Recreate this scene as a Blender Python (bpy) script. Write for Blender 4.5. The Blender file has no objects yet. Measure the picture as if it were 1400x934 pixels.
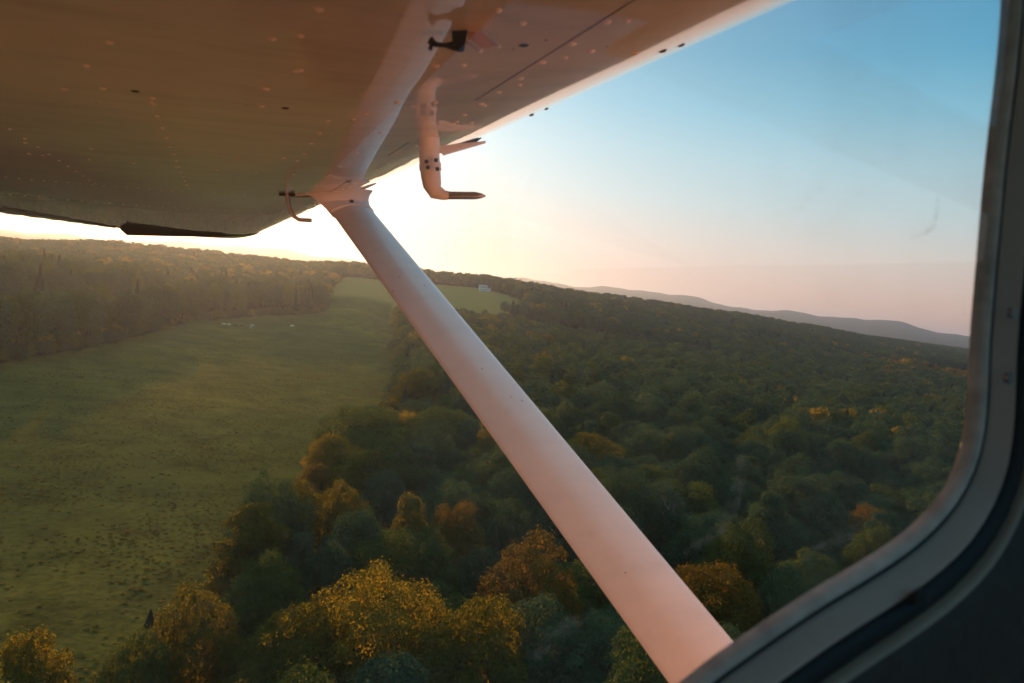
import bpy, bmesh, math, random
import numpy as np
from mathutils import Vector, Matrix, noise

# ------------------------------------------------------------------ camera
SC = bpy.context.scene
COL = SC.collection
EYE = 40.0                                     # metres above the meadow
FPX, CX, CY = 933.0, 700.0, 467.0              # 24 mm lens on a 1400 px wide frame
PITCH, ROLL = math.radians(3.96), math.radians(6.84)
fwd = Vector((0, math.cos(PITCH), -math.sin(PITCH)))
up0 = Vector((0, math.sin(PITCH), math.cos(PITCH)))
rt0 = Vector((1, 0, 0))
CR = rt0 * math.cos(ROLL) + up0 * math.sin(ROLL)
CU = up0 * math.cos(ROLL) - rt0 * math.sin(ROLL)
CAMPOS = Vector((0, 0, EYE))

cam = bpy.data.cameras.new('camera')
cam.sensor_width = 36.0
cam.lens = 36.0 * FPX / 1400.0
cam.clip_start = 0.02
cam.clip_end = 30000
cam.dof.use_dof = True
cam.dof.focus_distance = 9.0
cam.dof.aperture_fstop = 9.0
camo = bpy.data.objects.new('camera', cam)
COL.objects.link(camo)
M3 = Matrix((CR, CU, -fwd)).transposed()
camo.matrix_world = Matrix.Translation(CAMPOS) @ M3.to_4x4()
SC.camera = camo

# ------------------------------------------------------------------ sky, sun, exposure
SUN_AZ, SUN_EL = math.radians(-25.5), math.radians(8.0)   # azimuth: clockwise from +Y
SKY_STRENGTH, SUN_STRENGTH, EXPOSURE = 0.10, 5.0, 1.0
w = bpy.data.worlds.new('World')
SC.world = w
w.use_nodes = True
nt = w.node_tree
bg = nt.nodes['Background']
sky = nt.nodes.new('ShaderNodeTexSky')
sky.sky_type = 'NISHITA'
sky.sun_disc = False
sky.sun_elevation = SUN_EL
sky.sun_rotation = SUN_AZ
sky.altitude = 300
sky.air_density = 1.0
sky.dust_density = 1.0
sky.ozone_density = 2.0
# the physical sky, graded like this evening: pink band low down, pale above it, teal higher up, an unseen zenith brightened to fill the shade, a broad warm glow round the sun
def wn(t, **kw):
    n = nt.nodes.new(t)
    for k, v in kw.items():
        if hasattr(n, k): setattr(n, k, v)
        else: n.inputs[k].default_value = v
    return n
geo = wn('ShaderNodeTexCoord')
sep = wn('ShaderNodeSeparateXYZ'); nt.links.new(geo.outputs['Generated'], sep.inputs[0])
asn = wn('ShaderNodeMath', operation='ARCSINE'); nt.links.new(sep.outputs['Z'], asn.inputs[0])
mrr = wn('ShaderNodeMapRange'); nt.links.new(asn.outputs[0], mrr.inputs[0]); mrr.inputs[1].default_value = 0.0; mrr.inputs[2].default_value = math.radians(60)
def s2l(c): return tuple(((v / 255 + 0.055) / 1.055) ** 2.4 if v > 10 else v / 255 / 12.92 for v in c)
cr = wn('ShaderNodeValToRGB'); els = cr.color_ramp.elements
STOPS = [(0.0, (228, 174, 154)), (2.5, (228, 184, 165)), (5.5, (218, 200, 188)), (9, (188, 204, 205)), (12.5, (160, 197, 208)), (16, (116, 181, 204)), (20, (64, 156, 190)), (26, (28, 130, 174)), (40, (74, 144, 176)), (56, (160, 190, 198))]
while len(els) < len(STOPS): els.new(0.5)
for e, (d, c) in zip(els, STOPS): e.position = d / 60.0; e.color = (*s2l(c), 1)
nt.links.new(mrr.outputs[0], cr.inputs['Fac'])
dt_ = wn('ShaderNodeVectorMath', operation='DOT_PRODUCT'); nt.links.new(geo.outputs['Generated'], dt_.inputs[0])
dt_.inputs[1].default_value = (math.sin(SUN_AZ) * math.cos(SUN_EL), math.cos(SUN_AZ) * math.cos(SUN_EL), math.sin(SUN_EL))
ac = wn('ShaderNodeMath', operation='ARCCOSINE', use_clamp=False); nt.links.new(dt_.outputs['Value'], ac.inputs[0])
def glow(width, colour, gain):
    m_ = wn('ShaderNodeMath', operation='MULTIPLY'); nt.links.new(ac.outputs[0], m_.inputs[0]); m_.inputs[1].default_value = -1.0 / math.radians(width)
    e_ = wn('ShaderNodeMath', operation='EXPONENT'); nt.links.new(m_.outputs[0], e_.inputs[0])
    v_ = wn('ShaderNodeVectorMath', operation='SCALE'); v_.inputs[0].default_value = tuple(c * gain for c in colour); nt.links.new(e_.outputs[0], v_.inputs['Scale'])
    return v_.outputs[0]
def vadd(p, q):
    n = wn('ShaderNodeVectorMath', operation='ADD'); nt.links.new(p, n.inputs[0]); nt.links.new(q, n.inputs[1]); return n.outputs[0]
def vscale(p, k):
    n = wn('ShaderNodeVectorMath', operation='SCALE'); nt.links.new(p, n.inputs[0]); n.inputs['Scale'].default_value = k; return n.outputs[0]
graded = vadd(vadd(cr.outputs['Color'], glow(21, (1.0, 0.885, 0.82), 1.1)), glow(4.0, (1.0, 0.64, 0.42), 1.3))
total = vadd(vscale(graded, 1.04 / (SKY_STRENGTH * 2 ** EXPOSURE)), vscale(sky.outputs[0], 0.06))
nt.links.new(total, bg.inputs['Color'])
bg.inputs['Strength'].default_value = SKY_STRENGTH

sl = bpy.data.lights.new('sun', 'SUN')
sl.energy = SUN_STRENGTH
sl.angle = math.radians(0.5)
sl.color = (1.0, 0.43, 0.15)
so = bpy.data.objects.new('sun', sl)
COL.objects.link(so)
sdir = Vector((math.sin(SUN_AZ) * math.cos(SUN_EL), math.cos(SUN_AZ) * math.cos(SUN_EL), math.sin(SUN_EL)))
so.rotation_euler = sdir.to_track_quat('Z', 'Y').to_euler()
so.location = (-300, 700, 300)

SC.view_settings.view_transform = 'Standard'
SC.view_settings.look = 'None'
SC.view_settings.gamma = 1.0
SC.view_settings.use_curve_mapping = False
SC.view_settings.exposure = EXPOSURE
SC.render.engine = 'CYCLES'
SC.cycles.use_denoising = True
SC.cycles.max_bounces = 10
SC.cycles.diffuse_bounces = 4
SC.cycles.transparent_max_bounces = 24
SC.cycles.volume_bounces = 0
SC.cycles.use_adaptive_sampling = False
SC.cycles.caustics_reflective = True
SC.cycles.sample_clamp_indirect = 6.0

rng = np.random.default_rng(7)
random.seed(7)

# ------------------------------------------------------------------ helpers
def ray_cam(x, y):
    return ((x - CX) / FPX, (CY - y) / FPX, 1.0)

def ray_world(x, y):
    a, b, c = ray_cam(x, y)
    return CR * a + CU * b + fwd * c

def horizon_y(x):
    return 318.0 + 0.12 * x

def az_of(x):                                    # azimuth (degrees) of a column, taken on the horizon
    d = ray_world(x, horizon_y(x))
    return math.degrees(math.atan2(d.x, d.y))

def on_level(x, y, z):                            # point at height z seen in that direction
    d = ray_world(x, y)
    t = (z - EYE) / d.z
    return CAMPOS + d * t

def set_props(o, label=None, cat=None, group=None, kind=None):
    if label: o['label'] = label
    if cat: o['category'] = cat
    if group: o['group'] = group
    if kind: o['kind'] = kind
    return o

def empty(name, loc=(0, 0, 0)):
    o = bpy.data.objects.new(name, None)
    o.empty_display_size = 0.2
    o.location = loc
    COL.objects.link(o)
    return o

def mesh_obj(name, verts, faces, mat=None, parent=None, smooth=False, mats=None, fmat=None, link=True):
    me = bpy.data.meshes.new(name)
    me.from_pydata([tuple(v) for v in verts], [], [tuple(f) for f in faces])
    for m in (mats or ([mat] if mat else [])):
        me.materials.append(m)
    if fmat is not None:
        me.polygons.foreach_set('material_index', np.asarray(fmat, dtype=np.int32))
    if smooth:
        me.polygons.foreach_set('use_smooth', [True] * len(me.polygons))
    me.update()
    o = bpy.data.objects.new(name, me)
    if link: COL.objects.link(o)
    if parent: o.parent = parent
    return o

def fix_normals(o):
    bm = bmesh.new(); bm.from_mesh(o.data)
    bmesh.ops.recalc_face_normals(bm, faces=bm.faces)
    bm.to_mesh(o.data); bm.free()
    return o

class MB:
    """collects shapes into one mesh"""
    def __init__(s): s.v = []; s.f = []; s.m = []
    def add(s, verts, faces, m=0):
        n = len(s.v)
        s.v += [tuple(v) for v in verts]
        s.f += [tuple(i + n for i in f) for f in faces]
        s.m += [m] * len(faces)
        return s
    def box(s, x0, x1, y0, y1, z0, z1, m=0):
        v = [(x, y, z) for z in (z0, z1) for y in (y0, y1) for x in (x0, x1)]
        return s.add(v, [(0, 2, 3, 1), (4, 5, 7, 6), (0, 1, 5, 4), (2, 6, 7, 3), (0, 4, 6, 2), (1, 3, 7, 5)], m)
    def tube(s, pts, rad, n=12, m=0, cap=True, squash=None):
        pts = [Vector(p) for p in pts]
        rad = rad if hasattr(rad, '__len__') else [rad] * len(pts)
        rings = []; prev = None
        for i, p in enumerate(pts):
            t = (pts[min(i + 1, len(pts) - 1)] - pts[max(i - 1, 0)]).normalized()
            if prev is None:
                a = Vector((0, 0, 1)) if abs(t.z) < 0.9 else Vector((1, 0, 0))
                prev = t.cross(a).normalized()
            u = (prev - t * prev.dot(t)).normalized(); prev = u
            v = t.cross(u)
            rings.append([p + (u * math.cos(k * 2 * math.pi / n) + v * math.sin(k * 2 * math.pi / n)) * rad[i] for k in range(n)])
        verts = [q for r in rings for q in r]
        faces = []
        for i in range(len(pts) - 1):
            for k in range(n):
                faces.append((i * n + k, i * n + (k + 1) % n, (i + 1) * n + (k + 1) % n, (i + 1) * n + k))
        if cap:
            faces.append(tuple(range(n))[::-1]); faces.append(tuple((len(pts) - 1) * n + k for k in range(n)))
        return s.add(verts, faces, m)
    def loft(s, rings, closed=True, cap=True, m=0):
        n = len(rings[0]); verts = [q for r in rings for q in r]; faces = []
        for i in range(len(rings) - 1):
            for k in range(n if closed else n - 1):
                faces.append((i * n + k, i * n + (k + 1) % n, (i + 1) * n + (k + 1) % n, (i + 1) * n + k))
        if cap:
            faces.append(tuple(range(n))[::-1]); faces.append(tuple((len(rings) - 1) * n + k for k in range(n)))
        return s.add(verts, faces, m)
    def build(s, name, mats, parent=None, smooth=False):
        mats = mats if isinstance(mats, list) else [mats]
        o = mesh_obj(name, s.v, s.f, parent=parent, smooth=smooth, mats=mats, fmat=s.m)
        return fix_normals(o)

def smooth_by_angle(o, deg=35):
    me = o.data
    me.polygons.foreach_set('use_smooth', [True] * len(me.polygons))
    bm = bmesh.new(); bm.from_mesh(me)
    for e in bm.edges:
        if len(e.link_faces) == 2 and e.calc_face_angle(0) > math.radians(deg):
            e.smooth = False
    bm.to_mesh(me); bm.free()
    return o

# ------------------------------------------------------------------ materials
def new_mat(name):
    m = bpy.data.materials.new(name); m.use_nodes = True
    return m, m.node_tree, m.node_tree.nodes['Principled BSDF']

def node(nt, t, **kw):
    n = nt.nodes.new(t)
    for k, v in kw.items():
        if hasattr(n, k): setattr(n, k, v)
        else: n.inputs[k].default_value = v
    return n

def ramp(nt, stops):
    r = nt.nodes.new('ShaderNodeValToRGB'); e = r.color_ramp.elements
    while len(e) < len(stops): e.new(0.5)
    for i, (p, c) in enumerate(stops):
        e[i].position = p; e[i].color = (*c, 1) if len(c) == 3 else c
    return r

def simple_mat(name, col, rough=0.5, coat=0.0, metal=0.0, var=0.12, scale=8.0, bump=0.0, spec=0.5):
    m, nt, p = new_mat(name)
    tc = node(nt, 'ShaderNodeTexCoord')
    nz = node(nt, 'ShaderNodeTexNoise', Scale=scale, Detail=6.0)
    nt.links.new(tc.outputs['Object'], nz.inputs['Vector'])
    c0 = tuple(max(0, c * (1 - var)) for c in col); c1 = tuple(min(1, c * (1 + var)) for c in col)
    r = ramp(nt, [(0.3, c0), (0.7, c1)])
    nt.links.new(nz.outputs['Fac'], r.inputs['Fac'])
    nt.links.new(r.outputs['Color'], p.inputs['Base Color'])
    p.inputs['Roughness'].default_value = rough
    p.inputs['Metallic'].default_value = metal
    p.inputs['Specular IOR Level'].default_value = spec
    p.inputs['Coat Weight'].default_value = coat
    p.inputs['Coat Roughness'].default_value = 0.03
    if bump:
        b = node(nt, 'ShaderNodeBump', Strength=bump, Distance=0.01)
        nt.links.new(nz.outputs['Fac'], b.inputs['Height'])
        nt.links.new(b.outputs['Normal'], p.inputs['Normal'])
    return m

def paint_mat(name, col, rough=0.28, coat=0.6, wob=0.05, dirt=0.1):
    """gloss paint over thin sheet metal: slow waves in the skin, faint dirt streaks along the chord"""
    m, nt, p = new_mat(name)
    tc = node(nt, 'ShaderNodeTexCoord')
    mp = node(nt, 'ShaderNodeMapping'); mp.inputs['Scale'].default_value = (1.2, 5.0, 5.0)
    nt.links.new(tc.outputs['Object'], mp.inputs['Vector'])
    nz = node(nt, 'ShaderNodeTexNoise', Scale=4.0, Detail=7.0, Roughness=0.62)
    nt.links.new(mp.outputs[0], nz.inputs['Vector'])
    r = ramp(nt, [(0.30, tuple(c * (1 - dirt * 2) for c in col)), (0.52, tuple(c * (1 - dirt * 0.4) for c in col)), (0.8, col)])
    nt.links.new(nz.outputs['Fac'], r.inputs['Fac'])
    sp = node(nt, 'ShaderNodeTexVoronoi', Scale=34.0); nt.links.new(tc.outputs['Object'], sp.inputs['Vector'])
    sn = node(nt, 'ShaderNodeTexNoise', Scale=7.0, Detail=3.0); nt.links.new(tc.outputs['Object'], sn.inputs['Vector'])
    lt_ = node(nt, 'ShaderNodeMath', operation='LESS_THAN'); lt_.inputs[1].default_value = 0.075; nt.links.new(sp.outputs['Distance'], lt_.inputs[0])
    gt_ = node(nt, 'ShaderNodeMath', operation='GREATER_THAN'); gt_.inputs[1].default_value = 0.60; nt.links.new(sn.outputs['Fac'], gt_.inputs[0])
    ml_ = node(nt, 'ShaderNodeMath', operation='MULTIPLY'); nt.links.new(lt_.outputs[0], ml_.inputs[0]); nt.links.new(gt_.outputs[0], ml_.inputs[1])
    fx = node(nt, 'ShaderNodeMix', data_type='RGBA'); fx.inputs[7].default_value = (0.16, 0.11, 0.08, 1)
    nt.links.new(ml_.outputs[0], fx.inputs[0]); nt.links.new(r.outputs['Color'], fx.inputs[6])
    nt.links.new(fx.outputs[2], p.inputs['Base Color'])
    p.inputs['Roughness'].default_value = rough
    p.inputs['Coat Weight'].default_value = coat
    p.inputs['Coat Roughness'].default_value = 0.03
    p.inputs['Coat IOR'].default_value = 1.65
    p.inputs['Specular IOR Level'].default_value = 0.12
    n2 = node(nt, 'ShaderNodeTexNoise', Scale=3.2, Detail=1.5)
    nt.links.new(tc.outputs['Object'], n2.inputs['Vector'])
    n3 = node(nt, 'ShaderNodeTexNoise', Scale=90.0, Detail=2.0)
    nt.links.new(tc.outputs['Object'], n3.inputs['Vector'])
    mx = node(nt, 'ShaderNodeMath', operation='MULTIPLY_ADD')
    mx.inputs[1].default_value = 0.012
    nt.links.new(n3.outputs['Fac'], mx.inputs[0]); nt.links.new(n2.outputs['Fac'], mx.inputs[2])
    b = node(nt, 'ShaderNodeBump', Strength=wob, Distance=0.05)
    nt.links.new(mx.outputs[0], b.inputs['Height'])
    nt.links.new(b.outputs['Normal'], p.inputs['Normal'])
    nt.links.new(b.outputs['Normal'], p.inputs['Coat Normal'])
    return m

def leaf_mat(name, dark, mid, light, trans=0.35):
    m, nt, p = new_mat(name)
    geo = node(nt, 'ShaderNodeNewGeometry'); oi = node(nt, 'ShaderNodeObjectInfo')
    r = ramp(nt, [(0.0, dark), (0.55, mid), (1.0, light)])
    tc = node(nt, 'ShaderNodeTexCoord')
    nz = node(nt, 'ShaderNodeTexNoise', Scale=0.35, Detail=2.0)
    nt.links.new(tc.outputs['Object'], nz.inputs['Vector'])
    a = node(nt, 'ShaderNodeMath', operation='MULTIPLY_ADD'); a.inputs[1].default_value = 0.16
    nt.links.new(geo.outputs['Random Per Island'], a.inputs[0])
    s = node(nt, 'ShaderNodeMath', operation='MULTIPLY_ADD'); s.inputs[1].default_value = 0.45; s.inputs[2].default_value = 0.02
    nt.links.new(oi.outputs['Random'], s.inputs[0])
    q = node(nt, 'ShaderNodeMath', operation='MULTIPLY_ADD'); q.inputs[1].default_value = 0.5
    nt.links.new(nz.outputs['Fac'], q.inputs[0]); nt.links.new(s.outputs[0], q.inputs[2])
    nt.links.new(q.outputs[0], a.inputs[2])
    nt.links.new(a.outputs[0], r.inputs['Fac'])
    nt.links.new(r.outputs['Color'], p.inputs['Base Color'])
    p.inputs['Roughness'].default_value = 0.75
    p.inputs['Specular IOR Level'].default_value = 0.0
    tr = node(nt, 'ShaderNodeBsdfTranslucent')
    g = node(nt, 'ShaderNodeMix', data_type='RGBA', blend_type='MULTIPLY')
    g.inputs[0].default_value = 1.0
    g.inputs[7].default_value = (2.3, 1.75, 0.6, 1)
    nt.links.new(r.outputs['Color'], g.inputs[6]); nt.links.new(g.outputs[2], tr.inputs['Color'])
    mix = node(nt, 'ShaderNodeMixShader'); mix.inputs[0].default_value = trans
    nt.links.new(p.outputs[0], mix.inputs[1]); nt.links.new(tr.outputs[0], mix.inputs[2])
    nt.links.new(mix.outputs[0], nt.nodes['Material Output'].inputs['Surface'])
    return m

LEAF = {
    'dark':   leaf_mat('leaf_dark_green', (0.021, 0.049, 0.029), (0.039, 0.086, 0.048), (0.066, 0.12, 0.062), 0.32),
    'green':  leaf_mat('leaf_olive_green', (0.026, 0.052, 0.017), (0.054, 0.092, 0.026), (0.098, 0.138, 0.032), 0.40),
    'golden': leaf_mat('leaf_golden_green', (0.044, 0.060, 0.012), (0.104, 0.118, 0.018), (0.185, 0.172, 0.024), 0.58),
    'rust':   leaf_mat('leaf_rusty_orange', (0.046, 0.048, 0.012), (0.100, 0.086, 0.016), (0.170, 0.122, 0.020), 0.45),
    'grey':   leaf_mat('leaf_grey_green', (0.022, 0.050, 0.032), (0.043, 0.086, 0.050), (0.074, 0.124, 0.070), 0.34),
    'conifer': leaf_mat('needle_blue_green', (0.014, 0.030, 0.018), (0.028, 0.054, 0.030), (0.044, 0.076, 0.040), 0.1),
}
BARK = simple_mat('bark', (0.038, 0.030, 0.022), 0.9, var=0.4, scale=3.0, bump=0.4)
DEADWOOD = simple_mat('dead_wood', (0.30, 0.28, 0.25), 0.85, var=0.25, scale=3.0, bump=0.3)
WHITE = paint_mat('white_aircraft_paint', (0.80, 0.73, 0.66), dirt=0.11, wob=0.035, coat=1.0)
STRUTP = paint_mat('strut_paint', (0.86, 0.83, 0.80), rough=0.42, coat=0.25, wob=0.02, dirt=0.04)
SIDEP = paint_mat('fuselage_paint', (0.80, 0.49, 0.34), rough=0.35, coat=0.4, wob=0.02, dirt=0.05)
RIVETM = simple_mat('rivet_head', (0.86, 0.76, 0.66), 0.35, var=0.1)
RIVETD = simple_mat('chipped_rivet', (0.05, 0.035, 0.025), 0.6)
SEAM = simple_mat('lap_seam', (0.26, 0.19, 0.14), 0.7)
TIPSHADE = simple_mat('tip_skirt_shade', (0.045, 0.04, 0.04), 0.45)  # dark colour stands for shade on the skirt's inboard face
METAL = simple_mat('bare_metal', (0.45, 0.46, 0.48), 0.3, metal=0.9, var=0.15)
STEEL = simple_mat('dark_steel', (0.05, 0.05, 0.055), 0.45, metal=0.4)
GASKET = simple_mat('grey_gasket', (0.78, 0.72, 0.66), 0.7, var=0.25, scale=60, bump=0.1)
FRAMEM = simple_mat('painted_window_frame', (0.62, 0.54, 0.48), 0.32, var=0.06, scale=20, coat=0.25)
RUBBER = simple_mat('black_rubber', (0.012, 0.012, 0.014), 0.5, var=0.2, scale=30)
PANEL = simple_mat('dark_door_panel', (0.07, 0.066, 0.062), 0.55, var=0.12, scale=120, bump=0.15)
TRIM = simple_mat('tan_edge_highlight', (0.46, 0.39, 0.31), 0.45, var=0.1, scale=40)  # tan edge, lightened to paint in its warm highlight
LINING = simple_mat('cabin_lining', (0.74, 0.66, 0.58), 0.8, var=0.1)

# ------------------------------------------------------------------ haze-free terrain
PHI = [-180, -60, -40, -36.9, -30.5, -23, -18, -13.3, -7.3, -2.5, 1.2, 6, 12, 17.8, 23, 28, 34, 42, 60, 180]
RK =  [0, 150, 300, 430, 520, 650, 800, 1000, 1300, 1700, 2300, 3400, 9500, 12000]
F = -40
def prof(a430, a520, a650, a800, a1000, a1300, a1700, a2300, far, a300=F, a150=F):
    return [F, a150, a300, a430, a520, a650, a800, a1000, a1300, a1700, a2300, -40, far * 2.44, -45]
ZT = [
    prof(-40, -40, -40, -40, -40, -40, -40, -40, 30),
    prof(-38, -36, -32, -28, -24, -22, -26, -40, 30),
    prof(-33, -30, -27, -25, -22, -24, -30, -40, 18, -37),
    prof(-33, -30, -27, -25, -22, -24, -30, -40, 14, -37),
    prof(-34, -30, -24, -18, -9, -14, -30, -40, 40, -38),
    prof(-36, -31, -24, -16, -6, -12, -30, -40, 72, -39),
    prof(-36, -30, -22, -13, -5, -12, -30, -40, 92),
    prof(-36, -25, -11, -2, 2, -6, -28, -40, 84, -39),
    prof(-37, -31, -16, -2, 4, -4, -26, -40, 60),
    prof(-38, -33, -17, -1, 7, -1, -22, -40, 70),
    prof(-39, -34, -19, -4, 4, 4, -18, -40, 78),
    prof(-40, -36, -24, -13, -3, 7, -12, -40, 70),
    prof(-41, -39, -32, -22, -12, 4, 4, -30, 80, -41),
    prof(-42, -40, -36, -29, -17, -4, 5, -22, 60, -41),
    prof(-43, -42, -39, -34, -26, -14, -3, -10, 58, -41),
    prof(-43, -43, -41, -37, -32, -25, -14, -12, 58, -42),
    prof(-43, -43, -42, -40, -34, -30, -24, -16, 40, -42),
    prof(-43, -43, -42, -40, -36, -32, -26, -18, 40, -42),
    prof(-40, -40, -40, -40, -38, -36, -30, -24, 50),
    prof(-40, -40, -40, -40, -40, -40, -40, -40, 30),
]
PHI_A, RK_A, ZT_A = np.array(PHI, float), np.array(RK, float), np.array(ZT, float)

def far_wave(phi, r):
    w = np.clip((r - 5500) / 3000.0, 0, 1)
    s = (np.sin(phi * 0.9 + 1.0) * 0.5 + np.sin(phi * 1.7 + 2.2) * 0.3 + np.sin(phi * 3.9) * 0.12 + np.sin(phi * 0.37 + 4) * .5)
    return w * s * 30.0

def terrain_z(x, y):
    x = np.asarray(x, float); y = np.asarray(y, float)
    phi = np.degrees(np.arctan2(x, y)); r = np.minimum(np.hypot(x, y), RK_A[-1])
    i = np.clip(np.searchsorted(PHI_A, phi, 'right') - 1, 0, len(PHI) - 2)
    j = np.clip(np.searchsorted(RK_A, r, 'right') - 1, 0, len(RK) - 2)
    a = (phi - PHI_A[i]) / (PHI_A[i + 1] - PHI_A[i]); a = a * a * (3 - 2 * a)
    b = (r - RK_A[j]) / (RK_A[j + 1] - RK_A[j])
    b = 0.5 * b + 0.5 * b * b * (3 - 2 * b)
    z = (ZT_A[i, j] * (1 - a) * (1 - b) + ZT_A[i + 1, j] * a * (1 - b) + ZT_A[i, j + 1] * (1 - a) * b + ZT_A[i + 1, j + 1] * a * b)
    z = z + far_wave(phi, r) + 54 * np.clip((r - 5500) / 3200, 0, 1) * np.clip((phi + 8) / 10, 0, 1)
    z = z + 0.5 * np.sin(x * 0.031 + 0.7) * np.sin(y * 0.027) * np.clip(r / 100, 0, 1)
    return z + EYE

def tz(x, y): return float(terrain_z(x, y))

def grass_mat():
    m, nt, p = new_mat('meadow_and_woodland_floor')
    tc = node(nt, 'ShaderNodeTexCoord')
    def nz(scale, detail=6.0, rough=0.55, sx=(1, 1, 1)):
        mp = node(nt, 'ShaderNodeMapping'); mp.inputs['Scale'].default_value = sx
        nt.links.new(tc.outputs['Object'], mp.inputs['Vector'])
        n = node(nt, 'ShaderNodeTexNoise', Scale=scale, Detail=detail, Roughness=rough)
        nt.links.new(mp.outputs[0], n.inputs['Vector']); return n
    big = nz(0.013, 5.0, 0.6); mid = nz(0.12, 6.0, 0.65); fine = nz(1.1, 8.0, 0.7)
    r1 = ramp(nt, [(0.30, (0.060, 0.080, 0.020)), (0.5, (0.098, 0.104, 0.025)), (0.70, (0.185, 0.155, 0.031))])  # yellow end partly stands in for golden light on the grass
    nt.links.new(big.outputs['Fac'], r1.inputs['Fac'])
    r2 = ramp(nt, [(0.30, (0.35, 0.34, 0.32)), (0.5, (0.9, 0.9, 0.9)), (0.72, (1.35, 1.25, 1.05))])
    nt.links.new(mid.outputs['Fac'], r2.inputs['Fac'])
    r3 = ramp(nt, [(0.28, (0.35, 0.35, 0.35)), (0.5, (1, 1, 1)), (0.75, (1.5, 1.45, 1.3))])
    nt.links.new(fine.outputs['Fac'], r3.inputs['Fac'])
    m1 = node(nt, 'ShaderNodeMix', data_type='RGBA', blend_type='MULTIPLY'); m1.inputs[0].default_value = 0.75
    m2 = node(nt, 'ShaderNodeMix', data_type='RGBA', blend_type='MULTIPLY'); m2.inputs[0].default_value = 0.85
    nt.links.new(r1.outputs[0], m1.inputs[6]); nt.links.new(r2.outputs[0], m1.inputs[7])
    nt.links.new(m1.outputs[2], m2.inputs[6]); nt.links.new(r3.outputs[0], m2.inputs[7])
    # the wooded hills far away: same green, mottled by their tree crowns
    far = nz(0.045, 5.0, 0.7)
    rf = ramp(nt, [(0.3, (0.018, 0.032, 0.014)), (0.7, (0.06, 0.075, 0.028))])
    nt.links.new(far.outputs['Fac'], rf.inputs['Fac'])
    ln = node(nt, 'ShaderNodeVectorMath', operation='LENGTH'); nt.links.new(tc.outputs['Object'], ln.inputs[0])
    mr = node(nt, 'ShaderNodeMapRange'); mr.inputs[1].default_value = 1250; mr.inputs[2].default_value = 1400
    nt.links.new(ln.outputs['Value'], mr.inputs[0])
    m3 = node(nt, 'ShaderNodeMix', data_type='RGBA')
    nt.links.new(mr.outputs[0], m3.inputs[0]); nt.links.new(m2.outputs[2], m3.inputs[6]); nt.links.new(rf.outputs[0], m3.inputs[7])
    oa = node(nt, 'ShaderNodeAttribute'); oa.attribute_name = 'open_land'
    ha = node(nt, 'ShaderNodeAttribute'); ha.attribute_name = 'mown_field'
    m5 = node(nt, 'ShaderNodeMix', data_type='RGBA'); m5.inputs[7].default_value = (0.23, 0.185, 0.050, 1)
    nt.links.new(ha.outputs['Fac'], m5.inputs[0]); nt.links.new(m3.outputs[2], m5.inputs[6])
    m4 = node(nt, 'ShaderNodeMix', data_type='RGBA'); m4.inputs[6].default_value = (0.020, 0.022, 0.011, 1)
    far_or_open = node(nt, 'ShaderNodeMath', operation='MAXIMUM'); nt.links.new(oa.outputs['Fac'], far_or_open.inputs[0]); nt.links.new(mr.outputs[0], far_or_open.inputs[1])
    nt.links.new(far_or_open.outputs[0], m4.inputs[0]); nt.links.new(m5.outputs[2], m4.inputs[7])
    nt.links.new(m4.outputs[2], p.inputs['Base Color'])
    p.inputs['Roughness'].default_value = 1.0
    p.inputs['Specular IOR Level'].default_value = 0.0
    ad = node(nt, 'ShaderNodeMath', operation='MULTIPLY_ADD'); ad.inputs[1].default_value = 2.5
    nt.links.new(mid.outputs['Fac'], ad.inputs[0]); nt.links.new(fine.outputs['Fac'], ad.inputs[2])
    b = node(nt, 'ShaderNodeBump', Strength=0.75, Distance=0.45)
    nt.links.new(ad.outputs[0], b.inputs['Height']); nt.links.new(b.outputs['Normal'], p.inputs['Normal'])
    return m

phis = np.radians(np.concatenate([np.arange(-180, -56, 4), np.arange(-56, 56, 0.4), np.arange(56, 180, 4)]))
rads = np.concatenate([np.arange(4, 60, 6), np.arange(60, 500, 8), np.arange(500, 1500, 25), np.arange(1500, 12001, 150)])
P, R = np.meshgrid(phis, rads)
X, Y = (R * np.sin(P)), (R * np.cos(P))
Z = terrain_z(X, Y)
nr, npz = X.shape
tv = np.stack([X.ravel(), Y.ravel(), Z.ravel()], 1)
tf = []
for i in range(nr - 1):
    for k in range(npz):
        k2 = (k + 1) % npz
        tf.append((i * npz + k, (i + 1) * npz + k, (i + 1) * npz + k2, i * npz + k2))
tf.append(tuple(range(npz)))

# ------------------------------------------------------------------ the open land (meadow and fields), everything else is wood
def lvl(pts, z): return [tuple(on_level(x, y, z).xy) for x, y in pts]
GROUNDZ, TOPZ = 0.0, 13.0
def on_ground(x, y):
    d = ray_world(x, y); lo = 20.0
    while lo < 3000:
        p = CAMPOS + d * lo
        if p.z < tz(p.x, p.y): break
        lo += 2.0
    return CAMPOS + d * lo
pg = lambda x, y: tuple(on_ground(x, y).xy)
pt = lambda x, y: tuple(on_level(x, y, TOPZ).xy)
MEADOW = [pg(-500, 640), pg(-200, 545), pg(0, 497), pg(60, 487), pg(100, 480), pg(180, 462), pg(240, 446), pg(270, 437),
          pg(350, 432), pg(440, 427), pg(470, 424), pg(500, 436), pg(545, 448),
          pt(553, 500), pt(548, 540), pt(470, 575), pt(440, 610), pt(385, 665), pt(335, 705), pt(318, 780), pt(255, 810),
          pt(205, 845), pt(100, 862), pt(0, 872), pt(-200, 900), pt(-600, 1000)]
def polar(az, r): return (r * math.sin(math.radians(az)), r * math.cos(math.radians(az)))
A = az_of
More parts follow.
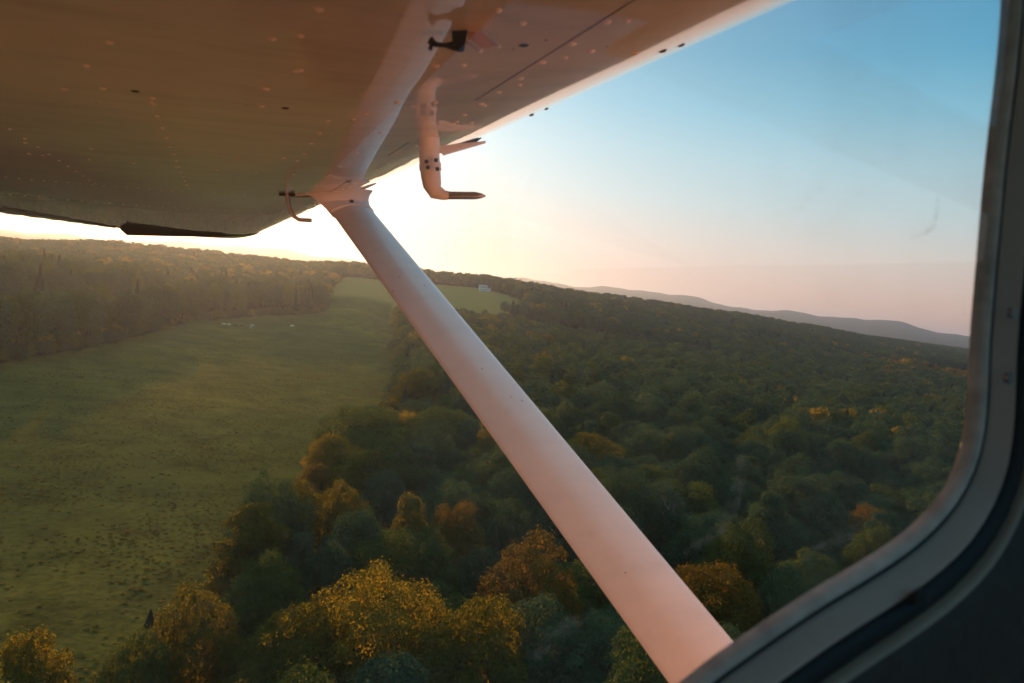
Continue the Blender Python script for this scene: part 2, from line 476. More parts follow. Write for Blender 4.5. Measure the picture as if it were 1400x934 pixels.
FIELDS = [
    [polar(A(446), 455), polar(A(540), 470), polar(A(560), 640), polar(A(560), 800), polar(A(470), 800), polar(A(452), 640)],
    [polar(A(540), 540), polar(A(592), 565), polar(A(640), 585), polar(A(690), 630), polar(A(728), 690), polar(A(705), 790), polar(A(660), 880), polar(A(590), 880), polar(A(540), 800)],
    [polar(A(958), 1020), polar(A(985), 930), polar(A(1018), 960), polar(A(1000), 1050)],
    [polar(A(1236), 930), polar(A(1290), 900), polar(A(1500), 880), polar(A(1500), 1050), polar(A(1290), 1030)],
]
# a strip of rough pasture behind the belt of trees along the meadow's left side
GAP = []
for (az_, r_) in ((-48, 235), (-37, 262), (-33, 312), (-29, 362), (-26.5, 430), (-24.5, 500), (-26.5, 530), (-30, 452), (-34, 395), (-38, 345), (-48, 330)): GAP.append(polar(az_, r_))
YARD = [polar(A(-40), 545), polar(A(30), 555), polar(A(34), 690), polar(A(-40), 690)]
def in_poly(x, y, poly):
    x = np.asarray(x); y = np.asarray(y); res = np.zeros(x.shape, bool)
    n = len(poly)
    for i in range(n):
        x0, y0 = poly[i]; x1, y1 = poly[(i + 1) % n]
        c = ((y0 > y) != (y1 > y)) & (x < (x1 - x0) * (y - y0) / ((y1 - y0) or 1e-9) + x0)
        res ^= c
    return res
def open_land(x, y):
    m = in_poly(x, y, MEADOW)
    for f in FIELDS + [GAP, YARD]: m = m | in_poly(x, y, f)
    return m

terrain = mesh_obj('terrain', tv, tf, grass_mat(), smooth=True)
fix_normals(terrain)
terrain['kind'] = 'structure'
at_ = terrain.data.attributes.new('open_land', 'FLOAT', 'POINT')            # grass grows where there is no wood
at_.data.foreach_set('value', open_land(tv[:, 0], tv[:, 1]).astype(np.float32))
at_ = terrain.data.attributes.new('mown_field', 'FLOAT', 'POINT')
hay_ = np.zeros(len(tv), bool)
for f_ in FIELDS[1:]: hay_ |= in_poly(tv[:, 0], tv[:, 1], f_)
hay_ |= in_poly(tv[:, 0], tv[:, 1], FIELDS[0]) & (np.hypot(tv[:, 0], tv[:, 1]) > 590)
at_.data.foreach_set('value', hay_.astype(np.float32))

# ------------------------------------------------------------------ trees: prototypes
def quads_mesh(cent, nrm, size, name, mat, rngl):
    """leaf sprays: one bent quad each"""
    n = len(cent)
    nrm = nrm / np.linalg.norm(nrm, axis=1, keepdims=True)
    ref = rngl.normal(size=(n, 3))
    u = np.cross(nrm, ref); u /= np.linalg.norm(u, axis=1, keepdims=True)
    v = np.cross(nrm, u)
    s = size[:, None]; asp = rngl.uniform(0.5, 1.0, (n, 1))
    p0 = cent - u * s; p1 = cent + v * s * asp - nrm * s * 0.25; p2 = cent + u * s; p3 = cent - v * s * asp - nrm * s * 0.25
    verts = np.stack([p0, p1, p2, p3], 1).reshape(-1, 3)
    me = bpy.data.meshes.new(name)
    me.vertices.add(4 * n); me.vertices.foreach_set('co', verts.astype(np.float32).ravel())
    me.loops.add(4 * n); me.loops.foreach_set('vertex_index', np.arange(4 * n, dtype=np.int32))
    me.polygons.add(n)
    me.polygons.foreach_set('loop_start', np.arange(0, 4 * n, 4, dtype=np.int32))
    me.polygons.foreach_set('loop_total', np.full(n, 4, dtype=np.int32))
    me.materials.append(mat)
    me.update(calc_edges=True)
    return me

def crown_points(kind, n, rngl):
    """unit tree: height 1, crown half width about 0.36; returns centres, normals"""
    lobes = []
    def dome(nl, rx, zc, rz, lo, rmin, rmax, jit, taper=0.0):
        for k in range(nl):
            h = lo + (1 - lo) * (k + rngl.uniform(0, 1)) / nl; a = k * 2.39996 + rngl.uniform(-.35, .35)
            rr = math.sqrt(max(0.0, 1 - h * h)) if h > 0 else 1.0 - 0.30 * h * h
            g = rngl.uniform(1 - jit, 1 + jit * .55); rr *= 1 - taper * max(h, 0)
            lobes.append((np.array([math.cos(a) * rr * rx * g, math.sin(a) * rr * rx * g, zc + h * rz * (g if h > 0 else 1)]), rngl.uniform(rmin, rmax)))
    if kind == 'round':
        dome(46, 0.275, 0.58, 0.32, -0.95, 0.055, 0.115, 0.24)
        core = [(np.array([0, 0, 0.60]), 0.22), (np.array([0, 0, 0.42]), 0.19)]
    elif kind == 'tall':
        dome(40, 0.185, 0.54, 0.38, -0.95, 0.045, 0.10, 0.28, 0.42)
        core = [(np.array([0, 0, 0.42]), 0.13), (np.array([0, 0, 0.58]), 0.135), (np.array([0, 0, 0.72]), 0.10)]
    elif kind == 'broad':
        dome(64, 0.41, 0.54, 0.36, -0.6, 0.06, 0.13, 0.22)
        core = [(np.array([math.cos(k * 1.57) * .17, math.sin(k * 1.57) * .17, 0.56]), 0.20) for k in range(4)] + [(np.array([0, 0, 0.64]), 0.2)]
    lobes += core
    cs, ns = [], []
    tot = sum(r * r for _, r in lobes)
    C_ = np.array([c for c, _ in lobes]); R_ = np.array([r for _, r in lobes])
    for c, r in lobes:
        m = max(6, int(1.5 * n * r * r / tot))
        d = rngl.normal(size=(m, 3)); d /= np.linalg.norm(d, axis=1, keepdims=True)
        d[:, 2] = np.where(d[:, 2] < -0.3, -d[:, 2], d[:, 2])
        lump = 1 + 0.22 * np.sin(d[:, 0] * 7 + c[0] * 90) * np.sin(d[:, 1] * 8 + c[1] * 70) * np.cos(d[:, 2] * 6)
        rad = r * lump * (1 - 0.45 * rngl.uniform(0, 1, m) ** 2.2)
        p = c + d * rad[:, None]
        inside = (np.linalg.norm(p[:, None, :] - C_[None], axis=2) < R_[None] * 0.66).any(1)
        keep = ~inside | (rngl.uniform(0, 1, m) < 0.12)
        stray = rngl.uniform(0, 1, m) < 0.10
        p = np.where(stray[:, None], c + d * r * rngl.uniform(1.05, 1.35, (m, 1)), p)
        cs.append(p[keep]); ns.append((d + rngl.normal(size=(m, 3)) * 0.26 + np.array([0, 0, 0.25]))[keep])
    cs = np.concatenate(cs); ns = np.concatenate(ns)
    if len(cs) > n:
        k = rngl.permutation(len(cs))[:n]; cs, ns = cs[k], ns[k]
    return cs, ns

def conifer_points(n, rngl):
    cs, ns = [], []
    for k in range(n):
        t = rngl.uniform(0, 1) ** 0.75
        tier = 1 - 0.45 * ((t * 9) % 1)
        a = rngl.uniform(0, 2 * math.pi)
        rr = 0.21 * (1 - t) ** 0.85 * (0.35 + 0.8 * tier) * (1 + .25 * math.sin(a * 5 + int(t * 9) * 2.1)) * math.sqrt(rngl.uniform(0.1, 1))
        cs.append((math.cos(a) * rr, math.sin(a) * rr, 0.10 + 0.90 * t - rr * 0.35))
        ns.append((math.cos(a) * 0.7 + rngl.normal() * .3, math.sin(a) * 0.7 + rngl.normal() * .3, 0.8))
    return np.array(cs), np.array(ns)

def trunk_mb(kind, rngl, limbs=7):
    mb = MB()
    if kind == 'conifer':
        mb.tube([(0, 0, -0.02), (0.003, 0, 0.4), (0, 0.002, 0.96)], [0.016, 0.010, 0.002], 7)
        return mb
    top = 0.62 if kind != 'tall' else 0.78
    mb.tube([(0, 0, -0.03), (0.004, 0.002, 0.03), (0.01, -0.006, 0.25), (-0.004, 0.006, 0.45), (0.004, 0, top)], [0.034, 0.024, 0.018, 0.013, 0.005], 8)
    sp = 0.24 if kind != 'tall' else 0.13
    for k in range(limbs):
        a = k * 2.4 + rngl.uniform(-.3, .3); h = rngl.uniform(0.26, 0.5)
        d = np.array([math.cos(a), math.sin(a)])
        e = sp * rngl.uniform(0.7, 1.1)
        mb.tube([(0, 0, h), (d[0] * e * .45, d[1] * e * .45, h + .07), (d[0] * e, d[1] * e, h + rngl.uniform(.16, .26))], [0.010, 0.007, 0.0025], 6)
    return mb

PROTO = {}
def make_protos(level, n_leaf, leaf, kinds):
    for kind, variants in kinds:
        for v in range(variants):
            rl = np.random.default_rng(100 + v * 17 + len(kind) * 3 + level)
            if kind == 'conifer': cs, ns = conifer_points(n_leaf, rl)
            else: cs, ns = crown_points(kind, n_leaf, rl)
            size = rl.uniform(0.65, 1.25, len(cs)) * leaf
            PROTO[(level, kind, v)] = (cs, ns, size, kind, rl)
make_protos(0, 32000, 0.0078, (('round', 4), ('tall', 3), ('broad', 2), ('conifer', 2)))
make_protos(1, 2600, 0.024, (('round', 3), ('tall', 2), ('broad', 1), ('conifer', 1)))
make_protos(2, 800, 0.042, (('round', 2), ('tall', 1), ('broad', 1), ('conifer', 1)))
CROWN_MESH, TRUNK_MESH = {}, {}
def crown_mesh(level, kind, v, colour):
    k = (level, kind, v, colour)
    if k not in CROWN_MESH:
        cs, ns, size, kd, rl = PROTO[(level, kind, v)]
        CROWN_MESH[k] = quads_mesh(cs, ns, size, 'crown', LEAF[colour], np.random.default_rng(5))
    return CROWN_MESH[k]
def trunk_mesh(kind, v):
    if (kind, v) not in TRUNK_MESH:
        o = trunk_mb(kind, np.random.default_rng(v + 3)).build('trunk', BARK, smooth=True)
        TRUNK_MESH[(kind, v)] = o.data
        bpy.data.objects.remove(o)
    return TRUNK_MESH[(kind, v)]

# ------------------------------------------------------------------ trees: where they stand
# keyed trees: x, y of the crown's top in the photograph, height (m), crown width (px), shape, colour, label
KEY = [
    (520, 783, 17, 190, 'broad', 'golden', 'broad golden-topped tree, the widest crown, low at the frame edge left of the strut'),
    (415, 826, 15, 150, 'round', 'golden', 'golden round tree joined to the left flank of the widest golden crown'),
    (655, 822, 16, 135, 'round', 'golden', 'golden round tree at the bottom edge between the widest crown and the strut'),
    (600, 866, 14, 105, 'round', 'rust', 'rusty orange round tree at the bottom edge right of the widest golden crown'),
    (742, 738, 17, 120, 'round', 'rust', 'rust-tinged tree right against the left edge of the strut, lower third'),
    (268, 800, 15, 112, 'round', 'golden', 'golden-topped round tree standing out into the near meadow corner'),
    (188, 866, 13, 88, 'round', 'green', 'olive round tree at the bottom edge below the meadow, beside small conifers'),
    (42, 860, 14, 110, 'round', 'golden', 'golden bushy tree in the bottom left corner of the view'),
    (372, 752, 15, 95, 'round', 'green', 'olive green round tree on the meadow edge behind the widest golden crown'),
    (352, 690, 16, 90, 'tall', 'golden', 'tall golden-rimmed tree leaning over the meadow edge, above the olive round tree'),
    (405, 655, 15, 80, 'round', 'golden', 'golden tree on the meadow edge where the wood juts out furthest'),
    (432, 628, 13, 46, 'tall', 'rust', 'small rust-tinged tree on the meadow edge beside the golden juts'),
    (500, 556, 18, 120, 'round', 'green', 'big dark-shaded tree with a golden rim on the meadow edge, halfway up to the fields'),
    (462, 590, 15, 70, 'round', 'golden', 'golden-rimmed tree at the left foot of the big dark-shaded edge tree'),
    (575, 505, 18, 75, 'tall', 'golden', 'tall golden tree on the meadow edge next to the middle of the strut'),
    (610, 556, 16, 95, 'round', 'green', 'olive tree with lit crown close to the left side of the strut'),
    (568, 664, 17, 52, 'tall', 'golden', 'slim tall golden tree in the middle of the near wood'),
    (632, 684, 15, 68, 'round', 'rust', 'brownish round-topped tree between slim golden tree and strut'),
    (478, 660, 14, 62, 'round', 'golden', 'bright yellow-green tree just inside the wood behind the edge trees'),
    (530, 640, 14, 55, 'round', 'grey', 'grey-green tree behind the slim tall golden tree'),
    (690, 640, 15, 70, 'round', 'dark', 'dark green tree touching the left edge of the strut at mid height'),
    (413, 722, 13, 50, 'tall', 'grey', 'grey-green pointed tree in shade behind the olive edge tree'),
    (455, 740, 13, 60, 'round', 'dark', 'dark tree in the hollow above the left part of the widest crown'),
    (660, 748, 13, 62, 'round', 'dark', 'dark green low tree in the hollow above the bottom golden tree'),
    (700, 690, 14, 60, 'round', 'dark', 'dark shaded tree left of the strut above the rust-tinged tree'),
    (810, 590, 17, 80, 'round', 'golden', 'olive-gold tree right of the strut with the brightest crown there'),
    (905, 655, 16, 75, 'round', 'grey', 'grey-green leafy tree behind the bare dead tree'),
    (985, 770, 15, 120, 'round', 'rust', 'brownish round tree below the dead tree, right of the strut end'),
    (960, 715, 14, 85, 'round', 'dark', 'dark green tree just right of the bare dead tree'),
    (850, 690, 15, 80, 'round', 'dark', 'dark green tree touching the right edge of the strut low down'),
    (1060, 690, 15, 80, 'round', 'dark', 'dark tree in the wood midway between strut end and window corner'),
    (1190, 690, 14, 75, 'round', 'rust', 'rusty crown just above the sloping window sill'),
    (207, 832, 5, 26, 'conifer', 'conifer', 'small dark pointed conifer alone on the near meadow edge'),
    (482, 388, 17, 27, 'tall', 'green', 'freestanding dark tree in front of the far pale field'),
    (502, 391, 14, 14, 'tall', 'green', 'narrow tree beside the freestanding dark tree before the far field'),
    (518, 398, 10, 26, 'round', 'dark', 'low round tree at the far end of the meadow left of the strut'),
    (535, 404, 13, 36, 'round', 'dark', 'bushy dark tree hugging the strut at the far end of the meadow'),
]
keyed, pts_xy, pts_r = [], [], []
for (x, y, h, wpx, kind, colr, lab) in KEY:
    z = h * 0.98
    for _ in range(12):                                   # the crown top stands h above the ground below it
        p = on_level(x, y, z); z = tz(p.x, p.y) + h * 0.98
    d = (p - CAMPOS).dot(fwd)
    width = wpx / FPX * d * 1.3
    keyed.append(dict(x=p.x, y=p.y, h=h, w=width, kind=kind, col=colr, label=lab))
    pts_xy.append((p.x, p.y)); pts_r.append(min(width * 0.42, 5.0))

def jitter_grid(r0, r1, sp, half):
    n = int(r1 / sp) + 2
    gx, gy = np.meshgrid(np.arange(-n, n + 1), np.arange(-2, n + 1))
    x = (gx + 0.5 * (gy % 2)) * sp + rng.uniform(-.38, .38, gx.shape) * sp
    y = gy * sp * 0.87 + rng.uniform(-.38, .38, gx.shape) * sp
    x, y = x.ravel(), y.ravel(); r = np.hypot(x, y); a = np.abs(np.degrees(np.arctan2(x, y)))
    k = (r >= r0) & (r < r1) & (a < half)
    return x[k], y[k]

def snoise(x, y, s, seed=0.0):
    return np.array([noise.noise(Vector((a * s + seed, b * s - seed, seed))) for a, b in zip(x, y)])

def near_open(x, y, d):
    m = np.zeros(len(x), bool)
    for k in range(8): m |= open_land(x + d * math.cos(k * .785), y + d * math.sin(k * .785))
    return m
sites = []
for (r0, r1, sp, half) in ((8, 260, 7.3, 60), (260, 620, 7.8, 47), (620, 1250, 9.0, 44), (1250, 2500, 14.0, 42)):
    x, y = jitter_grid(r0, r1, sp, half)
    k = ~open_land(x, y); x, y = x[k], y[k]
    if r0 < 700:
        P2, R2 = np.array(pts_xy), np.array(pts_r)
        d = np.hypot(x[:, None] - P2[None, :, 0], y[:, None] - P2[None, :, 1])
        k = ~(d < R2[None] + 1.8).any(1); x, y = x[k], y[k]
    z = terrain_z(x, y)
    n1 = snoise(x, y, 0.011, 3.1); n2 = snoise(x, y, 0.05, 9.7)
    sites.append(np.stack([x, y, z, n1, n2, np.full(len(x), sp)], 1))
sites = np.concatenate(sites)
rr = np.hypot(sites[:, 0], sites[:, 1]); sites = sites[np.argsort(rr)]

def project(p):
    d = Vector(p) - CAMPOS
    z = d.dot(fwd)
    if z < 1: return None
    return CX + FPX * d.dot(CR) / z, CY - FPX * d.dot(CU) / z, z

def site_style(s, rl):
    x, y, z, n1, n2, sp = s
    r = math.hypot(x, y); az = math.degrees(math.atan2(x, y))
    u = rl.uniform(0, 1) + n1 * 0.5
    edge = az < 2
    if az > 1: u = u * .86 + .10
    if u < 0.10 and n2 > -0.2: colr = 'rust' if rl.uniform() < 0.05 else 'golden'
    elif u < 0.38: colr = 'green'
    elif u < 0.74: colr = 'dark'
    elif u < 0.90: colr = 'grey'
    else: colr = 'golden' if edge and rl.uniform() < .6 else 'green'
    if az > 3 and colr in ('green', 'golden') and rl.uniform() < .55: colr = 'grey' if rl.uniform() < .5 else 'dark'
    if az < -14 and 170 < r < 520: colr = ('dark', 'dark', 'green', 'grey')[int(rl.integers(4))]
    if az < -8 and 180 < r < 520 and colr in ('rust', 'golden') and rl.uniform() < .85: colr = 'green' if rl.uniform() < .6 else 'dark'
    if 29 < az and 780 < r < 960: colr = ['rust', 'golden', 'green'][int(rl.integers(3))]
    kind = rl.choice(['round', 'round', 'round', 'round', 'round', 'tall', 'broad', 'broad'])
    if n2 > 0.28 and rl.uniform() < 0.55: kind, colr = 'conifer', 'conifer'
    h = rl.uniform(10.5, 17.0) if r < 900 else rl.uniform(10, 19)
    if kind == 'conifer': h *= 0.95
    wx = sp * rl.uniform(1.2, 1.95)
    if r < 240: h *= rl.uniform(.85, 1.18)
    if az < -14 and 170 < r < 520: h = rl.uniform(17, 23); wx = rl.uniform(9, 13.5)
    base_w = {'round': 0.74, 'tall': 0.50, 'broad': 1.02, 'conifer': 0.42}[kind]
    if kind == 'tall': wx *= 0.72
    if kind == 'conifer': wx *= 0.6
    return kind, colr, h, wx, base_w

BASEW = {'round': 0.74, 'tall': 0.50, 'broad': 1.02, 'conifer': 0.42}
KINDNAME = {'round': 'broadleaf_tree', 'tall': 'tall_tree', 'broad': 'spreading_tree', 'conifer': 'conifer_tree'}
tree_count = 0
tree_roots = []
def place_tree(x, y, z, kind, colr, h, width, rl, label, group, var=None):
    global tree_count
    nv = {'round': 4, 'tall': 3, 'broad': 2, 'conifer': 2}[kind]
    v = int(rl.integers(nv)) if var is None else var
    r = empty(KINDNAME[kind], (x, y, z - 0.15))
    c = bpy.data.objects.new('crown', crown_mesh(0, kind, v, colr)); COL.objects.link(c); c.parent = r
    t = bpy.data.objects.new('trunk', trunk_mesh(kind, v)); COL.objects.link(t); t.parent = r
    sx = width / BASEW[kind]
    r.scale = (sx, sx * rl.uniform(0.92, 1.08), h)
    r.rotation_euler = (rl.uniform(-.04, .04), rl.uniform(-.04, .04), rl.uniform(0, 6.28))
    set_props(r, label, 'tree', group)
    tree_roots.append(r); tree_count += 1
    return r

rl = np.random.default_rng(21)
for k in keyed:
    place_tree(k['x'], k['y'], tz(k['x'], k['y']), k['kind'], k['col'], k['h'], k['w'], rl, k['label'], 'trees of the near wood')

# the nearest trees in view, one by one; the label says which
COLW = {'dark': 'dark green', 'green': 'olive green', 'golden': 'golden green', 'rust': 'rusty orange', 'grey': 'grey green', 'conifer': 'blue-green'}
KINDW = {'round': 'round-crowned tree', 'tall': 'tall narrow tree', 'broad': 'wide spreading tree', 'conifer': 'pointed conifer'}
def strut_x(y): return 476 + (y - 285) * 0.752
def zone(px, py, pw):
    sx = strut_x(py)
    if px < 270 and py < 520: return 'beside the meadow\'s left side'
    if px < 330: return 'along the bottom edge below the meadow'
    if py < 470 and px < 560: return 'at the far end of the meadow'
    if px < sx:
        if py > 780: return 'at the bottom edge left of the strut' if px < 600 else 'at the bottom edge touching the strut'
        half = 'upper half' if py < 560 else 'middle' if py < 680 else 'lower part'
        if px < sx - 130: return 'near the meadow edge beside the strut\'s ' + half
        return 'left of the strut\'s ' + half
    if px < sx + 110:
        return 'right of the strut\'s ' + ('upper half' if py < 520 else 'middle' if py < 640 else 'lower part')
    if py > 690: return 'just above the window sill, ' + ('near the strut' if px < 1080 else 'near the window corner')
    if px > 1150: return 'beside the window frame, ' + ('upper part' if py < 560 else 'lower part')
    t_ = (px - sx - 110) / max(1150 - sx - 110, 1)
    where = 'nearer the strut' if t_ < .33 else 'halfway strut to window' if t_ < .66 else 'nearer the window'
    if py < 560: return 'high on the wooded slope ' + where
    return ('in the wood ' if where.startswith('half') else 'in the right wood ') + where + (', upper part' if py < 620 else ', lower part')
singles = []
used = np.zeros(len(sites), bool)
MAXN = 298 - len(keyed) - 1
for i, s in enumerate(sites):
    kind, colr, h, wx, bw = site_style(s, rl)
    sites_h = h
    pr = project((s[0], s[1], s[2] + h * 0.85))
    if pr is None: continue
    px, py, dz = pr
    pw = wx / dz * FPX
    if -pw * .4 < px < 1330 + pw * .4 and py < 950 + pw * .3 and len(singles) < MAXN:
        # hidden behind the strut or frame: keep it in the mass instead
        if abs(px - strut_x(py) - 25) < 22: continue
        if py > 880 - (px - 1015) * 0.62 and px > 1015: continue
        used[i] = True
        singles.append((s, kind, colr, h, wx, px, py, pw))
byl = {}
for k, sgl in enumerate(singles):
    s, kind, colr, h, wx, px, py, pw = sgl
    byl.setdefault('%s %s %s' % (COLW[colr], KINDW[kind], zone(px, min(py, 930), pw)), []).append(k)
ORD = ['lowest', 'second lowest', 'third lowest', 'fourth lowest', 'fifth lowest']
label_of = {}
for base, ks in byl.items():
    if len(ks) == 1: label_of[ks[0]] = 'only ' + base
    else:
        ks = sorted(ks, key=lambda q: -singles[q][6])
        for j, q in enumerate(ks):
            if j < 5 and len(ks) <= 6: label_of[q] = ORD[j] + ' ' + base if j < len(ks) - 1 else 'topmost ' + base
            elif j < 3: label_of[q] = ORD[j] + ' ' + base
            else: label_of[q] = base
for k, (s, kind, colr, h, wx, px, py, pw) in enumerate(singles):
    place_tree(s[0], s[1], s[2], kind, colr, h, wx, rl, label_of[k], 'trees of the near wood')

# bare dead tree
dp = on_level(915, 690, 13.0)
dt = empty('dead_tree', (dp.x, dp.y, tz(dp.x, dp.y)))
set_props(dt, 'bare pale grey dead tree among the dark crowns right of the strut', 'tree')
mb = MB(); rd = np.random.default_rng(4)
mb.tube([(0, 0, -.3), (.05, 0, 4), (-.1, .1, 9), (.1, 0, 13.5)], [.28, .22, .15, .04], 8)
mb.build('trunk', DEADWOOD, dt, True)
mb = MB()
for k in range(13):
    a = k * 2.4 + rd.uniform(-.4, .4); h = 5.5 + k * .55; L = rd.uniform(1.5, 2.8) * (1.15 - k * .05)
    q = Vector((math.cos(a), math.sin(a), 0)); p_ = [Vector((0, 0, h))]
    for j in range(1, 6):
        p_.append(Vector((0, 0, h)) + q * L * (1 - (1 - j / 5) ** 1.6) * .62 + Vector((rd.uniform(-.12, .12), rd.uniform(-.12, .12), L * (j / 5) ** 1.25 * 1.25)))
    mb.tube(p_, [.10, .08, .06, .045, .03, .012], 6)
    for j in (1, 2, 3, 4):
        b = a + rd.uniform(-1.6, 1.6); w_ = rd.uniform(.5, 1.1)
        m_ = p_[j] + Vector((math.cos(b) * w_ * .5, math.sin(b) * w_ * .5, w_ * .5))
        mb.tube([p_[j], m_, m_ + Vector((math.cos(b + .5) * w_ * .3, math.sin(b + .5) * w_ * .3, w_ * .7))], [.04, .025, .008], 5)
mb.build('branch', DEADWOOD, dt, True)

# ------------------------------------------------------------------ the rest of the wood: one mass, instanced
def proto_collection(name, items):
    c = bpy.data.collections.new(name)
    for o in items: c.objects.link(o)
    return c

def scatter(name, pos, rot, scl, idx, coll, kind='stuff'):
    me = bpy.data.meshes.new(name)
    me.vertices.add(len(pos)); me.vertices.foreach_set('co', np.asarray(pos, np.float32).ravel())
    for an, ty, dat in (('rotz', 'FLOAT', rot), ('pick', 'INT', idx)):
        at = me.attributes.new(an, ty, 'POINT'); at.data.foreach_set('value', np.asarray(dat, np.float32 if ty == 'FLOAT' else np.int32))
    at = me.attributes.new('scl', 'FLOAT_VECTOR', 'POINT'); at.data.foreach_set('vector', np.asarray(scl, np.float32).ravel())
    o = bpy.data.objects.new(name, me); COL.objects.link(o)
    ng = bpy.data.node_groups.new(name + '_scatter', 'GeometryNodeTree')
    ng.interface.new_socket('Geometry', in_out='INPUT', socket_type='NodeSocketGeometry')
    ng.interface.new_socket('Geometry', in_out='OUTPUT', socket_type='NodeSocketGeometry')
    gi = ng.nodes.new('NodeGroupInput'); go = ng.nodes.new('NodeGroupOutput')
    ip = ng.nodes.new('GeometryNodeInstanceOnPoints')
    ci = ng.nodes.new('GeometryNodeCollectionInfo')
    ci.inputs['Collection'].default_value = coll
    ci.inputs['Separate Children'].default_value = True
    ci.inputs['Reset Children'].default_value = True
    def attr(nm, ty):
        a = ng.nodes.new('GeometryNodeInputNamedAttribute'); a.data_type = ty; a.inputs['Name'].default_value = nm; return a
    ar, ap, as_ = attr('rotz', 'FLOAT'), attr('pick', 'INT'), attr('scl', 'FLOAT_VECTOR')
    cx = ng.nodes.new('ShaderNodeCombineXYZ')
    ng.links.new(ar.outputs['Attribute'], cx.inputs['Z'])
    ng.links.new(gi.outputs[0], ip.inputs['Points'])
    ng.links.new(ci.outputs[0], ip.inputs['Instance'])
    ip.inputs['Pick Instance'].default_value = True
    ng.links.new(ap.outputs['Attribute'], ip.inputs['Instance Index'])
    ng.links.new(cx.outputs[0], ip.inputs['Rotation'])
    ng.links.new(as_.outputs['Attribute'], ip.inputs['Scale'])
    ng.links.new(ip.outputs[0], go.inputs[0])
    md = o.modifiers.new('scatter', 'NODES'); md.node_group = ng
    o['kind'] = kind
    return o

def whole_tree(level, kind, v, colr, nm):
    """crown and trunk in one mesh, for the mass"""
    me = crown_mesh(level, kind, v, colr).copy()
    o = bpy.data.objects.new(nm, me)
    bm = bmesh.new(); bm.from_mesh(me)
    me.materials.append(BARK)
    n0 = len(bm.faces)
    bm.from_mesh(trunk_mesh(kind, 0))
    bm.faces.ensure_lookup_table()
    for f in bm.faces[n0:]: f.material_index = 1
    bm.to_mesh(me); bm.free()
    return o

mass_items, mass_index = [], {}
lv_kinds = {0: (('round', 2), ('tall', 1), ('broad', 1)), 1: (('round', 3), ('tall', 2), ('broad', 1)), 2: (('round', 2), ('tall', 1), ('broad', 1))}
for level in (0, 1, 2):
    for kind, nv in lv_kinds[level]:
        for v in range(nv):
            for colr in ('dark', 'green', 'golden', 'rust', 'grey') if level else ('dark', 'green'):
                nm = 'tree_%03d' % len(mass_items)
                mass_index.setdefault((level, kind, colr), []).append(len(mass_items))
                mass_items.append(whole_tree(level, kind, v, colr, nm))
    nm = 'tree_%03d' % len(mass_items)
    mass_index[(level, 'conifer', 'conifer')] = [len(mass_items)]
    mass_items.append(whole_tree(level, 'conifer', 0, 'conifer', nm))
pos, rot, scl, idx = [], [], [], []
for i, s in enumerate(sites):
    if used[i]: continue
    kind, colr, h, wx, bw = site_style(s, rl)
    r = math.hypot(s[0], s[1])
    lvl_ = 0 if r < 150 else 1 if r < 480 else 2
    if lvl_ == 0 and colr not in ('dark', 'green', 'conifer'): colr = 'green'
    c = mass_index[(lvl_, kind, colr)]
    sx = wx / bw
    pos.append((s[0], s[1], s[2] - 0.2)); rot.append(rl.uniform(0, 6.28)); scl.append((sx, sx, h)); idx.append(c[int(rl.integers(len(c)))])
# shrubs and low branches closing the edge of the wood
x, y = jitter_grid(20, 620, 3.6, 60)
k = ~open_land(x, y); x, y = x[k], y[k]
k = near_open(x, y, 6.5); x, y = x[k], y[k]
for a_, b_ in zip(x, y):
    r = math.hypot(a_, b_); colr = ('dark', 'green', 'grey', 'green', 'golden')[int(rl.integers(5))]
    if r < 150 and colr in ('grey', 'golden'): colr = 'green'
    c = mass_index[(0 if r < 150 else 1 if r < 480 else 2, 'round', colr)]
    h = rl.uniform(3, 7.5); pos.append((a_, b_, tz(a_, b_) - h * .2)); rot.append(rl.uniform(0, 6.28)); q_ = rl.uniform(4, 7.5) / .74
    scl.append((q_, q_, h)); idx.append(c[int(rl.integers(len(c)))])
forest = scatter('forest', pos, rot, scl, idx, proto_collection('forest_trees', mass_items))
set_props(forest, 'dense mixed wood covering the slopes beyond the nearest trees', 'forest')

# ------------------------------------------------------------------ meadow: rough tufts
def tuft_proto(seed, nm, mat):
    r = np.random.default_rng(seed); mb = MB()
    for k in range(46):
        a = r.uniform(0, 6.28); d = r.uniform(0, .42) ; ln = r.uniform(.18, .55); wd = r.uniform(.03, .07)
        b = Vector((math.cos(a) * d, math.sin(a) * d, -.03)); t = Vector((math.cos(a + .6), math.sin(a + .6), 0))
        o = Vector((math.cos(a), math.sin(a), 0)) * ln * r.uniform(.1, .7)
        m_ = b + o * .45 + Vector((0, 0, ln * .62)); e = b + o + Vector((0, 0, ln * .9))
        mb.add([b - t * wd, b + t * wd, m_ + t * wd * .8, m_ - t * wd * .8, e], [(0, 1, 2, 3), (3, 2, 4)])
    me = bpy.data.meshes.new(nm); me.from_pydata(mb.v, [], mb.f); me.materials.append(mat)
    return bpy.data.objects.new(nm, me)
TUFT = [leaf_mat('tuft_olive', (0.046, 0.062, 0.016), (0.076, 0.094, 0.024), (0.12, 0.128, 0.031), 0.35),
        leaf_mat('tuft_brown', (0.036, 0.040, 0.013), (0.060, 0.064, 0.019), (0.090, 0.090, 0.026), 0.35)]
tc_ = proto_collection('tufts', [tuft_proto(1, 'tuft_a', TUFT[0]), tuft_proto(2, 'tuft_b', TUFT[0]), tuft_proto(3, 'tuft_c', TUFT[1])])
x, y = jitter_grid(20, 380, 1.1, 60)
k = in_poly(x, y, MEADOW); x, y = x[k], y[k]
nn = snoise(x, y, 0.06, 2.0) + 0.6 * snoise(x, y, 0.21, 5.0)
k = nn > rng.uniform(-0.55, 0.55, len(x)); x, y = x[k], y[k]
